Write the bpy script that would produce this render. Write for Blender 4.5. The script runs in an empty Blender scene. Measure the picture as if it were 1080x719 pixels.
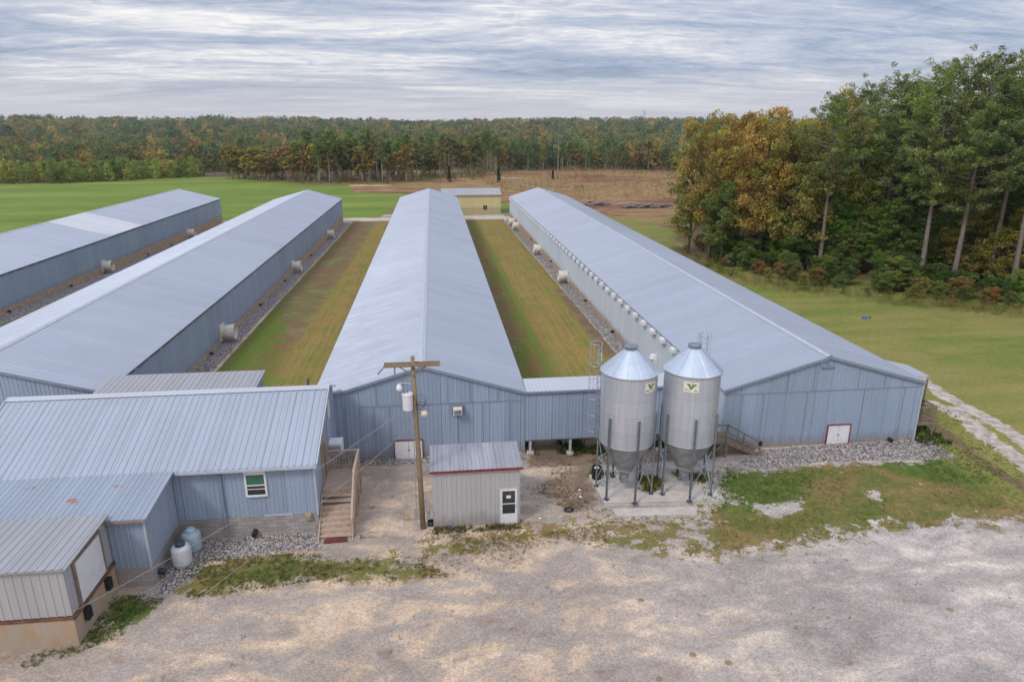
import bpy, math, random
import numpy as np
from mathutils import Vector, Matrix
R = math.radians
rnd = random.Random(7)
rng = np.random.default_rng(11)
scene = bpy.context.scene
col = scene.collection

# ------------------------------------------------------------------ camera
CAM_H = 18.5
PITCH = math.atan(226.5 / 720.0)
YAW = R(6.43)
cam = bpy.data.cameras.new('camera')
cam.lens = 24; cam.sensor_width = 36; cam.clip_start = 0.5; cam.clip_end = 20000
camo = bpy.data.objects.new('camera', cam); col.objects.link(camo)
camo.location = (0, 0, CAM_H)
camo.rotation_euler = (math.pi / 2 - PITCH, 0, -YAW)
scene.camera = camo

_fw = Vector((math.sin(YAW) * math.cos(PITCH), math.cos(YAW) * math.cos(PITCH), -math.sin(PITCH)))
_rt = Vector((math.cos(YAW), -math.sin(YAW), 0)); _up = _rt.cross(_fw)
def at(x, y, z=0.0):
    """survey helper: where a sight line of the photograph meets the level z"""
    d = _fw * 720 + _rt * (x - 540) + _up * (359.5 - y)
    t = (z - CAM_H) / d.z
    return (d.x * t, d.y * t)

# ------------------------------------------------------------------ object helpers
OFF = {}
def tag(o, label=None, cat=None, group=None, kind=None):
    if label: o['label'] = label
    if cat: o['category'] = cat
    if group: o['group'] = group
    if kind: o['kind'] = kind
    return o
def thing(name, label, cat, loc=(0, 0, 0), group=None):
    o = bpy.data.objects.new(name, None); col.objects.link(o)
    o.location = loc; o.empty_display_size = .3
    OFF[o.name] = Vector(loc)
    return tag(o, label, cat, group)
def mesh_np(name, V, F, mat, parent=None, loc=None, smooth=False, attrs=None):
    me = bpy.data.meshes.new(name)
    V = np.asarray(V, dtype=np.float32)
    if parent is not None: off = OFF[parent.name]
    elif loc is not None: off = Vector(loc)
    else: off = Vector((0, 0, 0))
    V = V - np.array(off, dtype=np.float32)
    F = np.asarray(F, dtype=np.int32)
    k = F.shape[1]
    me.vertices.add(len(V)); me.vertices.foreach_set('co', V.ravel())
    me.loops.add(F.size); me.loops.foreach_set('vertex_index', F.ravel())
    me.polygons.add(len(F))
    me.polygons.foreach_set('loop_start', np.arange(0, F.size, k, dtype=np.int32))
    me.polygons.foreach_set('loop_total', np.full(len(F), k, dtype=np.int32))
    if smooth: me.polygons.foreach_set('use_smooth', np.ones(len(F), dtype=bool))
    me.update(calc_edges=True)
    for an, av in (attrs or {}).items():
        av = np.asarray(av, dtype=np.float32)
        if av.ndim == 2:
            a = me.attributes.new(an, 'FLOAT_COLOR', 'POINT')
            if av.shape[1] == 3: av = np.c_[av, np.ones(len(av), dtype=np.float32)]
            a.data.foreach_set('color', av.ravel())
        else:
            a = me.attributes.new(an, 'FLOAT', 'POINT'); a.data.foreach_set('value', av)
    return link_mesh(name, me, mat, parent, off)
def link_mesh(name, me, mat, parent, off):
    me.materials.append(mat)
    o = bpy.data.objects.new(name, me); col.objects.link(o)
    if parent is not None:
        o.parent = parent
    else:
        o.location = off
    OFF[o.name] = off.copy() if isinstance(off, Vector) else Vector(off)
    return o

class MB:
    def __init__(s): s.v = []; s.f = []
    def add(s, vs, fs):
        n = len(s.v); s.v += [tuple(v) for v in vs]; s.f += [tuple(i + n for i in f) for f in fs]; return s
    def box(s, x0, x1, y0, y1, z0, z1):
        return s.add([(x, y, z) for z in (z0, z1) for y in (y0, y1) for x in (x0, x1)],
                     [(0, 2, 3, 1), (4, 5, 7, 6), (0, 1, 5, 4), (2, 6, 7, 3), (0, 4, 6, 2), (1, 3, 7, 5)])
    def bar(s, p0, p1, w, h=None, up=(0, 0, 1)):
        """rectangular bar from p0 to p1, w across, h along up"""
        h = h or w
        p0 = Vector(p0); p1 = Vector(p1); d = (p1 - p0).normalized(); up = Vector(up)
        if abs(d.dot(up)) > .98: up = Vector((0, 1, 0))
        a = d.cross(up).normalized(); b = a.cross(d).normalized()
        vs = []
        for p in (p0, p1):
            for i, j in ((-1, -1), (1, -1), (1, 1), (-1, 1)):
                vs.append(p + a * (w / 2 * i) + b * (h / 2 * j))
        return s.add(vs, [(0, 1, 2, 3), (7, 6, 5, 4), (0, 4, 5, 1), (1, 5, 6, 2), (2, 6, 7, 3), (3, 7, 4, 0)])
    def tube(s, pts, r, n=8, cap=True):
        pts = [Vector(p) for p in pts]
        rs = r if isinstance(r, (list, tuple)) else [r] * len(pts)
        base = len(s.v)
        prev = None
        for i, p in enumerate(pts):
            d = (pts[min(i + 1, len(pts) - 1)] - pts[max(i - 1, 0)]).normalized()
            ref = Vector((0, 0, 1)) if abs(d.z) < .9 else Vector((1, 0, 0))
            a = d.cross(ref).normalized() if prev is None else (prev - d * prev.dot(d)).normalized()
            prev = a; b = d.cross(a)
            for k in range(n):
                t = 2 * math.pi * k / n
                s.v.append(tuple(p + (a * math.cos(t) + b * math.sin(t)) * rs[i]))
        for i in range(len(pts) - 1):
            for k in range(n):
                q = (k + 1) % n
                s.f.append((base + i * n + k, base + i * n + q, base + (i + 1) * n + q, base + (i + 1) * n + k))
        if cap:
            s.f.append(tuple(base + k for k in range(n))[::-1])
            e = base + (len(pts) - 1) * n
            s.f.append(tuple(e + k for k in range(n)))
        return s
    def lathe(s, prof, c, n=32, axis='z'):
        base = len(s.v)
        for r, z in prof:
            for k in range(n):
                t = 2 * math.pi * k / n
                a, b = r * math.cos(t), r * math.sin(t)
                if axis == 'z': s.v.append((c[0] + a, c[1] + b, c[2] + z))
                elif axis == 'x': s.v.append((c[0] + z, c[1] + a, c[2] + b))
                else: s.v.append((c[0] + a, c[1] + z, c[2] + b))
        for i in range(len(prof) - 1):
            for k in range(n):
                q = (k + 1) % n
                s.f.append((base + i * n + k, base + i * n + q, base + (i + 1) * n + q, base + (i + 1) * n + k))
        return s
    def slab(s, q, t):
        """four corners (ccw from above) given thickness t downwards"""
        q = [Vector(p) for p in q]; lo = [p - Vector((0, 0, t)) for p in q]
        return s.add(q + lo, [(0, 1, 2, 3), (7, 6, 5, 4), (0, 4, 5, 1), (1, 5, 6, 2), (2, 6, 7, 3), (3, 7, 4, 0)])
    def build(s, name, mat, parent=None, smooth=False, loc=None, bevel=0):
        me = bpy.data.meshes.new(name)
        off = OFF[parent.name] if parent is not None else Vector(loc or (0, 0, 0))
        me.from_pydata([tuple(Vector(v) - off) for v in s.v], [], s.f)
        if smooth: me.polygons.foreach_set('use_smooth', [True] * len(me.polygons))
        me.update()
        o = link_mesh(name, me, mat, parent, off)
        if bevel:
            m = o.modifiers.new('bevel', 'BEVEL'); m.width = bevel; m.segments = 2; m.limit_method = 'ANGLE'
        return o

def ribs(mb, O, U, V, N, W, Lfun, pitch=.23, h=.017, wob=.0, Bfun=None):
    """trapezoid ribbed sheet: ribs run along V, repeat along U, stand out along N"""
    O, U, V, N = Vector(O), Vector(U).normalized(), Vector(V).normalized(), Vector(N).normalized()
    if not callable(Lfun): L = Lfun; Lfun = lambda t: L
    ts = []; n = int(math.ceil(W / pitch))
    for i in range(n):
        b = i * pitch
        for f_, hh in ((0, 0), (.62, 0), (.72, 1), (.86, 1), (.96, 0)):
            if b + f_ * pitch < W: ts.append((b + f_ * pitch, hh))
    ts.append((W, 0))
    base = len(mb.v)
    for t, hh in ts:
        p = O + U * t + N * (h * hh)
        b0 = Bfun(t) if Bfun else 0
        mb.v.append(tuple(p + V * b0)); mb.v.append(tuple(p + V * Lfun(t)))
    for i in range(len(ts) - 1):
        a = base + 2 * i
        mb.f.append((a, a + 2, a + 3, a + 1))
    return mb

# ------------------------------------------------------------------ materials
class NT:
    def __init__(s, name):
        s.m = bpy.data.materials.new(name); s.m.use_nodes = True
        s.t = s.m.node_tree; s.t.nodes.clear()
        s.out = s.t.nodes.new('ShaderNodeOutputMaterial')
    def n(s, typ, **kw):
        nd = s.t.nodes.new('ShaderNode' + typ)
        for k, v in kw.items(): setattr(nd, k, v)
        return nd
    def set(s, sock, v):
        if hasattr(v, 'is_linked') or hasattr(v, 'links'): s.t.links.new(v, sock)
        elif isinstance(v, (tuple, list)) and len(v) == 3 and sock.type == 'RGBA': sock.default_value = (*v, 1)
        else: sock.default_value = v
    def pos(s): return s.n('NewGeometry').outputs['Position']
    def obj(s): return s.n('TexCoord').outputs['Object']
    def scale(s, v, sc):
        nd = s.n('VectorMath', operation='MULTIPLY'); s.set(nd.inputs[0], v); nd.inputs[1].default_value = sc; return nd.outputs[0]
    def noise(s, v, scale, detail=3, rough=.55, dist=0):
        nd = s.n('TexNoise'); s.set(nd.inputs['Vector'], v); nd.inputs['Scale'].default_value = scale
        nd.inputs['Detail'].default_value = detail; nd.inputs['Roughness'].default_value = rough; nd.inputs['Distortion'].default_value = dist
        return nd.outputs['Fac']
    def vor(s, v, scale, out='Distance'):
        nd = s.n('TexVoronoi'); s.set(nd.inputs['Vector'], v); nd.inputs['Scale'].default_value = scale; return nd.outputs[out]
    def sep(s, v):
        nd = s.n('SeparateXYZ'); s.set(nd.inputs[0], v); return nd.outputs
    def math(s, op, a, b=0.0, clamp=False):
        nd = s.n('Math', operation=op, use_clamp=clamp); s.set(nd.inputs[0], a); s.set(nd.inputs[1], b); return nd.outputs[0]
    def step(s, v, lo, hi):
        nd = s.n('MapRange', interpolation_type='SMOOTHSTEP'); s.set(nd.inputs[0], v)
        nd.inputs[1].default_value = lo; nd.inputs[2].default_value = hi; return nd.outputs[0]
    def lin(s, v, lo, hi, a, b):
        nd = s.n('MapRange'); s.set(nd.inputs[0], v)
        nd.inputs[1].default_value = lo; nd.inputs[2].default_value = hi; nd.inputs[3].default_value = a; nd.inputs[4].default_value = b; return nd.outputs[0]
    def mix(s, f, a, b, bt='MIX'):
        nd = s.n('Mix', data_type='RGBA', blend_type=bt); s.set(nd.inputs[0], f); s.set(nd.inputs[6], a); s.set(nd.inputs[7], b); return nd.outputs[2]
    def val(s, c, f):
        nd = s.n('VectorMath', operation='SCALE'); s.set(nd.inputs[0], c); s.set(nd.inputs[3], f); return nd.outputs[0]
    def ramp(s, f, stops):
        nd = s.n('ValToRGB'); s.set(nd.inputs[0], f); e = nd.color_ramp.elements
        while len(e) < len(stops): e.new(.5)
        for el, (p, c) in zip(e, stops): el.position = p; el.color = (*c, 1)
        return nd.outputs[0]
    def attr(s, name, fac=True):
        nd = s.n('Attribute', attribute_name=name); return nd.outputs['Fac' if fac else 'Color']
    def wn(s, v, dim='1D'):
        nd = s.n('TexWhiteNoise', noise_dimensions=dim)
        s.set(nd.inputs['W' if dim == '1D' else 'Vector'], v); return nd.outputs['Value']
    def bump(s, hgt, strength=.3, dist=.05):
        nd = s.n('Bump'); s.set(nd.inputs['Height'], hgt); nd.inputs['Strength'].default_value = strength; nd.inputs['Distance'].default_value = dist; return nd.outputs[0]
    def bsdf(s, color, rough=.6, metal=0.0, bump=None, spec=.5, **kw):
        b = s.n('BsdfPrincipled'); s.set(b.inputs['Base Color'], color); s.set(b.inputs['Roughness'], rough)
        s.set(b.inputs['Metallic'], metal); b.inputs['Specular IOR Level'].default_value = spec
        if bump is not None: s.t.links.new(bump, b.inputs['Normal'])
        s.t.links.new(b.outputs[0], s.out.inputs[0]); return b

def plain(name, c, rough=.6, metal=0., var=.15, sc=3., spec=.4):
    t = NT(name); p = t.pos()
    f = t.noise(p, sc, 5, .65)
    c1 = tuple(x * (1 - var) for x in c); c2 = tuple(min(1, x * (1 + var)) for x in c)
    t.bsdf(t.mix(t.step(f, .3, .7), c1, c2), rough, metal, spec=spec); return t.m

def sheet(name, c, axis=0, panel=.92, rough=.45, metal=.35, var=.10, dirt=(.25, .22, .2), dirtamt=.35, streak=True, rust=0., seam=.35, wall=True, brush=0.):
    """painted or galvanised ribbed steel: per-sheet tone, weathering streaks, seams, optional rust"""
    t = NT(name); p = t.pos(); s = t.sep(p)
    a = t.math('DIVIDE', s[axis], panel)
    idn = t.wn(t.math('FLOOR', a))
    band = t.wn(t.math('FLOOR', t.math('DIVIDE', s[axis], panel * 5.2)))
    cc = t.val(c, t.lin(idn, 0, 1, 1 - var, 1 + var))
    cc = t.val(cc, t.lin(band, 0, 1, 1 - var * .7, 1 + var * .7))
    if wall: st = t.scale(p, (5, 5, .35))
    else: st = t.scale(p, ((.5, 4, .5) if axis == 1 else (4, .5, .5)))
    nz = t.noise(st, 1.0, 5, .6)
    cc = t.mix(t.math('MULTIPLY', t.step(nz, .45, .75), dirtamt), cc, dirt)
    big = t.noise(p, .22, 4, .6)
    cc = t.mix(t.math('MULTIPLY', t.step(big, .35, .7), .16), cc, tuple(min(1, x * 1.35) for x in c))
    if wall:
        low = t.math('MULTIPLY', t.step(t.math('ADD', s[2], t.math('MULTIPLY', t.noise(t.scale(p, (3, 3, .6)), 1., 3), -1.2)), .25, -.35), .45)
        cc = t.mix(low, cc, (.22, .17, .13))
    fr = t.math('FRACT', a)
    ln = t.math('MULTIPLY', t.math('LESS_THAN', fr, .045), t.math('MULTIPLY', t.math('GREATER_THAN', idn, .35), seam))
    cc = t.mix(ln, cc, (.09, .09, .10))
    if not wall:
        rl = t.math('MULTIPLY', t.math('LESS_THAN', t.math('FRACT', t.math('DIVIDE', s[axis], .46)), .16), .16)  # thin darker lines: shading of the roof ribs put into the colour
        cc = t.mix(rl, cc, tuple(x * .55 for x in c))
        bl = t.noise(t.scale(p, (.9, .12, .9) if axis == 0 else (.12, .9, .9)), 1., 6, .7)
        cc = t.mix(t.math('MULTIPLY', t.step(bl, .5, .72), .22), cc, (.30, .29, .29))
    if rust:
        rn = t.noise(t.scale(p, (.6, 1.2, 1)), 1.0, 6, .7)
        cc = t.mix(t.step(rn, rust, rust + .05), cc, (.38, .14, .05))
    t.bsdf(cc, t.lin(nz, .3, .7, rough, rough + .15), metal); return t.m

def wood(name, c, var=.3):
    t = NT(name); p = t.pos()
    f = t.noise(t.scale(p, (9, 9, 3)), 1.2, 5, .7)
    g = t.noise(p, 1.3, 3)
    cc = t.mix(t.step(f, .3, .7), tuple(x * (1 - var) for x in c), tuple(x * (1 + var) for x in c))
    cc = t.mix(t.math('MULTIPLY', g, .35), cc, (.30, .27, .24))
    t.bsdf(cc, .8, spec=.25); return t.m

def block(name, c, mortar, bw=.4, bh=.2, tint=(.3, .22, .15), amt=.3):
    t = NT(name); p = t.pos(); s = t.sep(p)
    cmb = t.n('CombineXYZ'); t.set(cmb.inputs[0], t.math('ADD', s[0], s[1])); t.set(cmb.inputs[1], s[2])
    b = t.n('TexBrick'); t.set(b.inputs['Vector'], cmb.outputs[0])
    t.set(b.inputs['Color1'], tuple(x * .85 for x in c)); t.set(b.inputs['Color2'], tuple(x * 1.15 for x in c)); t.set(b.inputs['Mortar'], mortar)
    b.inputs['Scale'].default_value = 1; b.inputs['Brick Width'].default_value = bw; b.inputs['Row Height'].default_value = bh
    b.inputs['Mortar Size'].default_value = .012; b.inputs['Mortar Smooth'].default_value = .3
    st = t.noise(t.scale(p, (1.5, 1.5, .8)), 1., 5, .65)
    cc = t.mix(t.math('MULTIPLY', t.step(st, .42, .65), amt), b.outputs['Color'], tint)
    t.bsdf(cc, .9, bump=t.bump(b.outputs['Fac'], -.4, .01), spec=.2); return t.m

M = {}
M['roof_y'] = sheet('galvanised_roof', (.345, .38, .45), axis=1, panel=.92, rough=.42, metal=.25, var=.04, dirt=(.36, .385, .44), dirtamt=.3, seam=.05, wall=False)
M['roof_bright'] = sheet('white_roof_sheet', (.49, .51, .545), axis=1, rough=.42, metal=.2, var=.02, dirtamt=.1, seam=.05, wall=False)
M['roof_x'] = sheet('silver_roof', (.395, .43, .49), axis=0, panel=.92, rough=.42, metal=.3, var=.035, dirt=(.34, .38, .46), dirtamt=.28, seam=.25, wall=False)
M['roof_rust'] = sheet('silver_roof_rust', (.34, .385, .45), axis=0, panel=.92, rough=.45, metal=.25, var=.05, dirt=(.34, .37, .42), dirtamt=.35, seam=.25, wall=False, rust=.63)
M['roof_dock'] = sheet('dull_silver_roof', (.365, .365, .375), axis=0, rough=.5, metal=.2, var=.04, dirt=(.34, .33, .34), dirtamt=.25, seam=.2, wall=False)
M['roof_shed'] = sheet('aged_shed_roof', (.36, .36, .39), axis=0, panel=.61, rough=.5, metal=.25, var=.12, dirt=(.2, .2, .21), dirtamt=.65, seam=.3, wall=False)
M['wall_front'] = sheet('blue_grey_wall', (.295, .365, .475), axis=0, panel=.92, rough=.5, metal=.1, var=.085, dirt=(.21, .25, .32), dirtamt=.5, seam=.42)
M['wall_side'] = sheet('blue_grey_side_wall', (.30, .36, .455), axis=1, panel=.92, rough=.5, metal=.15, var=.07, dirt=(.36, .41, .48), dirtamt=.4, seam=.15)
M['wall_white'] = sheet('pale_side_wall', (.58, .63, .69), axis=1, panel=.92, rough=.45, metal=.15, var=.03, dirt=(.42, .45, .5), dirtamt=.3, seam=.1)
M['wall_cream'] = sheet('pale_grey_shed_wall', (.40, .385, .385), axis=0, panel=.92, rough=.5, metal=.05, var=.03, dirt=(.30, .29, .30), dirtamt=.3, seam=.1)
M['wall_cream_y'] = sheet('pale_grey_side', (.37, .37, .40), axis=1, panel=.92, rough=.5, metal=.05, var=.03, dirt=(.30, .29, .30), dirtamt=.3, seam=.1)
M['wall_yellow'] = sheet('pale_yellow_wall', (.52, .45, .23), axis=0, panel=.92, rough=.6, metal=0, var=.03, dirt=(.42, .36, .2), dirtamt=.2, seam=.05)
M['trim'] = plain('trim_white', (.44, .47, .52), .5, .1, .08)
M['trim_grey'] = plain('trim_grey', (.24, .29, .36), .5, .2, .1)
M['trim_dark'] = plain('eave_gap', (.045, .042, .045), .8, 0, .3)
M['red'] = plain('red_trim', (.20, .025, .03), .5, 0, .2)
M['white'] = plain('white_paint', (.68, .68, .69), .45, 0, .07, 2)
M['foundation'] = plain('tan_concrete', (.40, .30, .21), .9, 0, .25, 2, .2)
M['block'] = block('concrete_block', (.33, .31, .30), (.21, .20, .19), tint=(.24, .18, .13), amt=.45)
M['dockbase'] = block('stained_concrete', (.42, .35, .28), (.40, .33, .26), 3, 3, (.42, .24, .10), .55)
M['concrete'] = plain('pad_concrete', (.50, .45, .41), .9, 0, .13, 1.6, .2)
M['galv'] = plain('galvanised_steel', (.40, .44, .49), .38, .6, .1, 4)
M['galv_dark'] = plain('weathered_steel', (.22, .25, .28), .5, .4, .2, 4)
M['foot'] = plain('dark_steel_foot', (.06, .075, .095), .6, .2, .2)
M['wood_new'] = wood('treated_lumber', (.44, .32, .24))
M['wood_old'] = wood('weathered_lumber', (.22, .165, .115))
M['wood_pole'] = wood('pole_timber', (.23, .155, .085))
M['black'] = plain('black_plastic', (.02, .02, .022), .5, 0, .3)
M['glass'] = plain('dark_glass', (.03, .035, .04), .12, 0, .1, spec=.8)
M['green_glass'] = plain('green_curtain_glass', (.03, .14, .09), .15, 0, .15, spec=.7)
M['porcelain'] = plain('white_can', (.66, .67, .70), .35, .1, .06)
M['wire'] = plain('wire_grey', (.30, .28, .27), .6, .2, .05)
M['logo_pale'] = plain('logo_pale', (.72, .66, .58), .5, 0, .04)
M['logo_green'] = plain('logo_green', (.01, .20, .10), .5, 0, .05)
M['logo_orange'] = plain('logo_orange', (.75, .42, .12), .5, 0, .05)
M['tank_blue'] = plain('tank_blue', (.36, .46, .50), .5, .05, .12)
M['mat'] = plain('red_mat', (.13, .03, .03), .9, 0, .3)
M['fan'] = plain('fan_plastic', (.60, .56, .48), .6, 0, .15, 4)
M['blue_tarp'] = plain('blue_lid', (.05, .14, .32), .5, 0, .1)
M['sill'] = plain('rusty_sill', (.16, .075, .05), .9, 0, .3)
M['log'] = wood('grey_logs', (.26, .22, .20))
M['bark_pine'] = wood('pine_bark', (.17, .13, .115), .35)
M['bark_brown'] = wood('brown_bark', (.10, .08, .065), .3)
M['bark_pale'] = wood('pale_bark', (.27, .245, .225), .25)
M['paper'] = plain('paper_notice', (.7, .7, .68), .7, 0, .05)
M['cable'] = plain('black_cable', (.02, .02, .025), .5, 0, .1)
M['lamp'] = plain('lamp_shade', (.60, .50, .38), .4, 0, .1)

def silo_mat():
    t = NT('silo_steel'); p = t.pos(); s = t.sep(p)
    nz = t.noise(t.scale(p, (5, 5, .4)), 1, 4)
    cc = t.mix(t.step(nz, .3, .75), (.56, .58, .62), (.47, .50, .545))
    ring = t.wn(t.math('FLOOR', t.math('DIVIDE', s[2], .81)))
    cc = t.val(cc, t.lin(ring, 0, 1, .93, 1.05))
    sm = t.math('LESS_THAN', t.math('FRACT', t.math('DIVIDE', s[2], .81)), .022)
    cc = t.mix(t.math('MULTIPLY', sm, .35), cc, (.2, .22, .25))
    t.bsdf(cc, .36, .55); return t.m
M['silo'] = silo_mat()
M['cone'] = plain('silo_cone_steel', (.56, .62, .69), .3, .6, .05, 2)
M['hopper'] = plain('silo_hopper_steel', (.30, .32, .33), .45, .5, .2, 2)

def leaf(name, tint_attr=None, trans=.45):
    t = NT(name); p = t.pos()
    if tint_attr:
        c = t.attr(tint_attr, False)
    else:
        c = t.n('ObjectInfo').outputs['Color']
    v = t.attr('shade')                       # per-spray leaf tone (young, old, turning)
    pz = t.noise(p, .28, 4, .6)
    c = t.mix(t.math('MULTIPLY', t.step(pz, .44, .62), .85 if not tint_attr else .25), c, t.mix(1.0, c, (.78, 1.0, .55), 'MULTIPLY'))
    c1 = t.val(c, t.lin(v, 0, 1, .55, 1.6))
    w = t.noise(p, .35, 3)
    c1 = t.mix(t.math('MULTIPLY', t.step(w, .5, .75), .35), c1, t.mix(1.0, c1, (1.35, 1.1, .55), 'MULTIPLY'))
    d = t.n('BsdfPrincipled'); t.set(d.inputs['Base Color'], c1); d.inputs['Roughness'].default_value = .6; d.inputs['Specular IOR Level'].default_value = .25
    tr = t.n('BsdfTranslucent'); t.set(tr.inputs[0], c1)
    m = t.n('MixShader'); m.inputs[0].default_value = trans
    t.t.links.new(d.outputs[0], m.inputs[1]); t.t.links.new(tr.outputs[0], m.inputs[2]); t.t.links.new(m.outputs[0], t.out.inputs[0])
    return t.m
M['leaf'] = leaf('foliage')
M['leaf_attr'] = leaf('foliage_mixed', 'tint')

# ------------------------------------------------------------------ ground
def sst(a, b, t):
    t = np.clip((t - a) / (b - a), 0, 1); return t * t * (3 - 2 * t)
def vnoise(x, y, seed=0):
    """smooth value noise"""
    xi = np.floor(x).astype(np.int64); yi = np.floor(y).astype(np.int64); fx = x - xi; fy = y - yi
    fx = fx * fx * (3 - 2 * fx); fy = fy * fy * (3 - 2 * fy)
    def h(a, b):
        n = (a * 374761393 + b * 668265263 + seed * 1442695041) & 0x7fffffff
        n = ((n ^ (n >> 13)) * 1274126177) & 0x7fffffff
        return ((n ^ (n >> 16)) & 0xffff) / 65535.
    return (h(xi, yi) * (1 - fx) + h(xi + 1, yi) * fx) * (1 - fy) + (h(xi, yi + 1) * (1 - fx) + h(xi + 1, yi + 1) * fx) * fy
def fbm(x, y, seed=0, o=4):
    s = 0; a = .5
    for i in range(o):
        s = s + a * vnoise(x * 2 ** i, y * 2 ** i, seed + i); a *= .5
    return s / (1 - .5 ** o)
def height(x, y):
    x = np.asarray(x, float); y = np.asarray(y, float)
    h = -1.2 * sst(45, 150, y)
    h = h - .45 * np.exp(-(((x - 11) / 5.5) ** 2 + ((y - 37) / 2.2) ** 2))
    r = np.hypot(x, y)
    a = np.arctan2(x, y)
    f = np.interp(r, [0, 300, 420, 700, 1000, 1500, 2200, 9000], [0, 0, -3, -1, 5, 18, 20, 10])
    left = np.interp(a, [-.9, -.15, .0, .2, .9], [1, 1, .75, .85, 1])
    h = h + np.where(f > 0, f * left, f)
    h = h + (fbm(x / 260. + 5, y / 260. + 3, 3) - .5) * 11 * sst(450, 1100, r)
    h = h + (fbm(x / 40. + 5, y / 40. + 3, 8) - .5) * .9 * sst(160, 240, y)
    h = h + (fbm(x / 4., y / 4., 9) - .5) * .10 * sst(.5, 3, np.minimum(np.abs(y - 32) + 9, 99))
    return h
def hz(x, y): return float(height(x, y))

def axis_lines(dense, grow, lim):
    out = list(np.arange(dense[0], dense[1] + 1e-6, dense[2]))
    s = dense[2]; v = out[-1]
    while v < lim[1]: s *= grow; v += s; out.append(v)
    s = dense[2]; v = out[0]; pre = []
    while v > lim[0]: s *= grow; v -= s; pre.append(v)
    return np.array(pre[::-1] + out)
gx = axis_lines((-24, 42, .22), 1.035, (-6000, 6000))
gy = axis_lines((17, 50, .2), 1.014, (-60, 9000))
GX, GY = np.meshgrid(gx, gy); GXf, GYf = GX.ravel(), GY.ravel()
GZ = height(GXf, GYf)

def sdf(poly, x, y):
    """signed distance, positive inside"""
    P = np.array(poly, float); d = np.full(x.shape, 1e9); ins = np.zeros(x.shape, bool)
    for i in range(len(P)):
        a = P[i]; b = P[(i + 1) % len(P)]; e = b - a
        t = np.clip(((x - a[0]) * e[0] + (y - a[1]) * e[1]) / (e @ e + 1e-9), 0, 1)
        d = np.minimum(d, np.hypot(x - a[0] - t * e[0], y - a[1] - t * e[1]))
        c = ((a[1] > y) != (b[1] > y)) & (x < (b[0] - a[0]) * (y - a[1]) / (b[1] - a[1] + 1e-12) + a[0])
        ins ^= c
    return np.where(ins, d, -d)
def region(poly, soft=.5, x=None, y=None):
    x = GXf if x is None else x; y = GYf if y is None else y
    return np.clip(.5 + sdf(poly, x, y) / (2 * soft), 0, 1)
def pxpoly(pts, z=0): return [at(a, b, z) for a, b in pts]
def line_d(pts, x, y):
    d = np.full(x.shape, 1e9)
    for a, b in zip(pts[:-1], pts[1:]):
        a = np.array(a); b = np.array(b); e = b - a
        t = np.clip(((x - a[0]) * e[0] + (y - a[1]) * e[1]) / (e @ e), 0, 1)
        d = np.minimum(d, np.hypot(x - a[0] - t * e[0], y - a[1] - t * e[1]))
    return d

# yard patches ------------------------------------------------------
P_LEFT = pxpoly([(196, 606), (214, 590), (300, 584), (345, 588), (400, 592), (450, 598), (470, 606), (400, 612), (330, 611), (250, 622), (200, 630), (185, 622)])
P_LEFT2 = pxpoly([(100, 655), (118, 632), (150, 628), (175, 636), (150, 655), (120, 672), (70, 690), (20, 705), (40, 690), (85, 684)])
P_MID = pxpoly([(370, 588), (430, 576), (500, 562), (560, 545), (610, 552), (640, 560), (560, 575), (500, 585), (430, 590)])
P_RIGHT = pxpoly([(742, 535), (768, 530), (760, 505), (752, 492), (800, 496), (850, 488), (900, 486), (960, 484), (990, 480), (985, 462), (975, 430), (990, 425), (1010, 440), (1080, 498), (1120, 530),
                  (1100, 545), (1040, 552), (960, 556), (880, 566), (800, 582), (755, 586), (740, 560)])
P_GREEN1 = pxpoly([(742, 500), (800, 497), (850, 500), (856, 520), (830, 532), (780, 540), (745, 535)])
P_GREEN2 = pxpoly([(960, 478), (1000, 470), (1030, 480), (1058, 496), (1050, 510), (1000, 508), (950, 502), (925, 492)])
P_BALD = [pxpoly([(800, 535), (838, 528), (850, 538), (815, 547)]), pxpoly([(912, 518), (925, 517), (928, 527), (915, 524)]), pxpoly([(915, 549), (928, 548), (930, 556), (917, 553)])]
P_DIRT = pxpoly([(556, 470), (640, 468), (632, 500), (640, 535), (600, 545), (560, 520), (575, 500), (600, 490)])
P_SILOFRONT = pxpoly([(560, 548), (640, 545), (740, 545), (745, 585), (700, 590), (600, 570)])
LAWN23 = [(-17.6, 40.5), (-7.0, 40.5), (-7.0, 152), (-17.6, 152)]
LAWN12 = [(-43.4, 40), (-33.1, 40), (-33.1, 153), (-43.4, 153)]
LAWN34 = [(4.8, 38.2), (15.2, 38.2), (15.2, 152), (4.8, 152)]
FIELD_R = [(29.2, 24), (200, 20), (200, 300), (60, 158), (40, 190), (16, 160), (16, 151), (29.2, 151)]
FIELD_L = pxpoly([(-400, 205), (-200, 199), (0, 194), (60, 194.5), (130, 189), (200, 186), (260, 190), (330, 195), (420, 197), (430, 205)], -1.2) + [(-12, 162), (-12, 158), (-40, 158), (-64, 152), (-64, 20), (-400, 20)]
FIELD_M = [(12, 163), (30, 163), (30, 190), (22, 215), (8, 210), (4, 163)]
CLEAR = [(-25, 222), (8, 204), (15, 186), (26, 172), (36, 160), (44, 150), (48, 130), (60, 160), (330, 200), (330, 330), (60, 345), (20, 330), (0, 262), (-30, 250)]
TRACK_A = [at(*q) for q in [(968, 398), (1000, 420), (1040, 440), (1080, 466), (1130, 500)]]
TRACK_B = [at(*q) for q in [(985, 425), (1010, 436), (1045, 463), (1080, 488), (1120, 520)]]

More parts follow.
